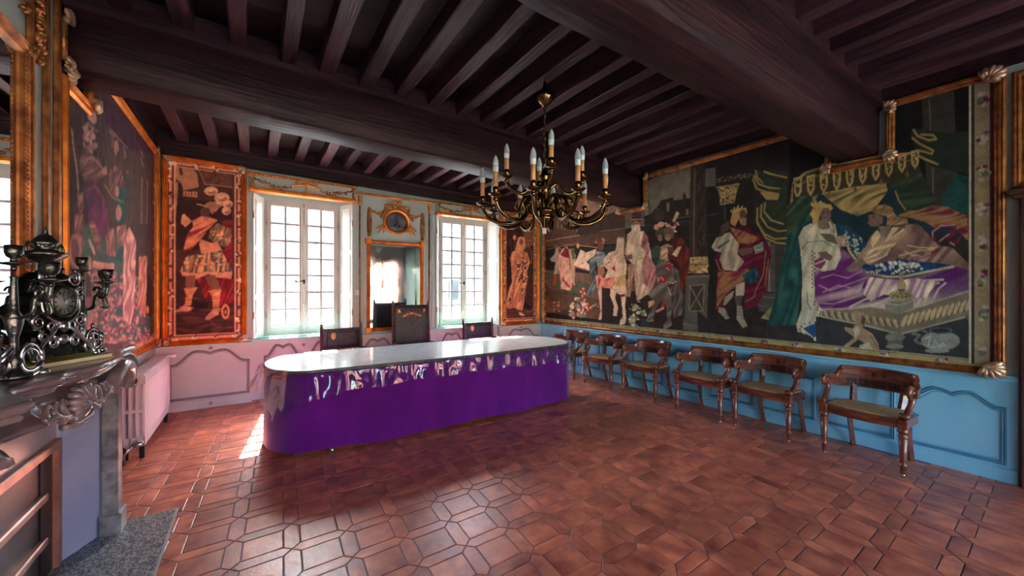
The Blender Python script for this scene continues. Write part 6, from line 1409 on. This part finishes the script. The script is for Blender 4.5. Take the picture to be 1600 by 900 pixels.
for s in (-1, 1): scroll(B, (s*.035, .05), s, .024, r=.006, x=.056); scroll(B, (s*.035, .10), -s, .02, r=.006, x=.056); B.ell((.05, s*.05, .01), (.014,.014,.010), 8, 5)
B.tube([(.056,0,.02),(.058,0,.14)], .007, 6); B.ell((.058,0,.145), (.01,.012,.016), 8, 5); B.build('pierced_mount', SV, R)
for s in (-1, 1): MB().ell((-.04, s*.05, .008), (.014,.014,.008), 8, 5).build('casket_foot', M['lead_metal'], R)
R = thing('bowl', 'small round dark lidded bowl at the far end of the mantel', 'bowl', (-.83, 3.41, ZM))
MB().lathe([(.03,0),(.034,.006),(.045,.03),(.06,.06),(.064,.075)], (0,0,0), 20).build('bowl_body', M['lead_metal'], R); MB().lathe([(.070,.075),(.072,.082),(.05,.095),(.02,.102),(0,.104)], (0,0,0), 20).build('bowl_lid', M['lead_metal'], R)
R = thing('book', 'thin yellow-green book lying flat under the mantel clock', 'book', (-.80, 2.76, ZM), math.radians(-34))
MB().bbox(-.085, .085, -.20, .20, 0, .003, .001).build('back_cover', M['book_green'], R); MB().bbox(-.082, .083, -.195, .195, .003, .019, .001).build('pages', M['paper'], R); MB().bbox(-.085, .085, -.20, .20, .019, .022, .001).build('front_cover', M['book_green'], R)

# ------------------------------------------------------------------ doorway at the right edge
D = thing('door_1', kind='structure', loc=(XR, -.4, 0))
B = MB(); B.bbox(XR-.07, XR, .14, .30, .0, 2.22, .008); B.bbox(XR-.045, XR, .295, .312, .0, 2.24, .004); B.build('door_casing', M['door_wood'], D, world=True)
B = MB(); B.bbox(XR-.07, XR, -1.2, -1.06, 0, 2.22, .008); B.bbox(XR-.07, XR, -1.06, .14, 2.08, 2.22, .008); B.build('door_casing', M['door_wood'], D, world=True)
B = MB(); B.bbox(XR-.12, XR, -1.25, .36, 2.22, 2.26, .010); B.bbox(XR-.09, XR, -1.22, .34, 2.19, 2.22, .006); B.build('door_cornice', M['door_wood'], D, world=True)
MB().bbox(XR-.03, XR, -1.06, .14, 0, 2.08, .004).build('door_leaf', M['door_wood'], D, world=True)
MB().bbox(XR-.075, XR, .13, .30, 0, .14, .006).build('plinth_block', M['door_wood'], D, world=True)
R = thing('overdoor_picture', 'gilt-framed pale panel above the doorway at the right edge', 'picture', (XR, -.4, 2.3))
MB().box(XR-.02, XR, -1.1, .30, 2.32, 3.1).build('picture_panel', M['plaster'], R, world=True)
strip_frame('frame_rail', R, [(-1.15,2.275),(.345,2.275),(.345,3.17),(-1.15,3.17)], lambda u, v, n: PR(u, v, n), .07, .04, M['gold_dark'])
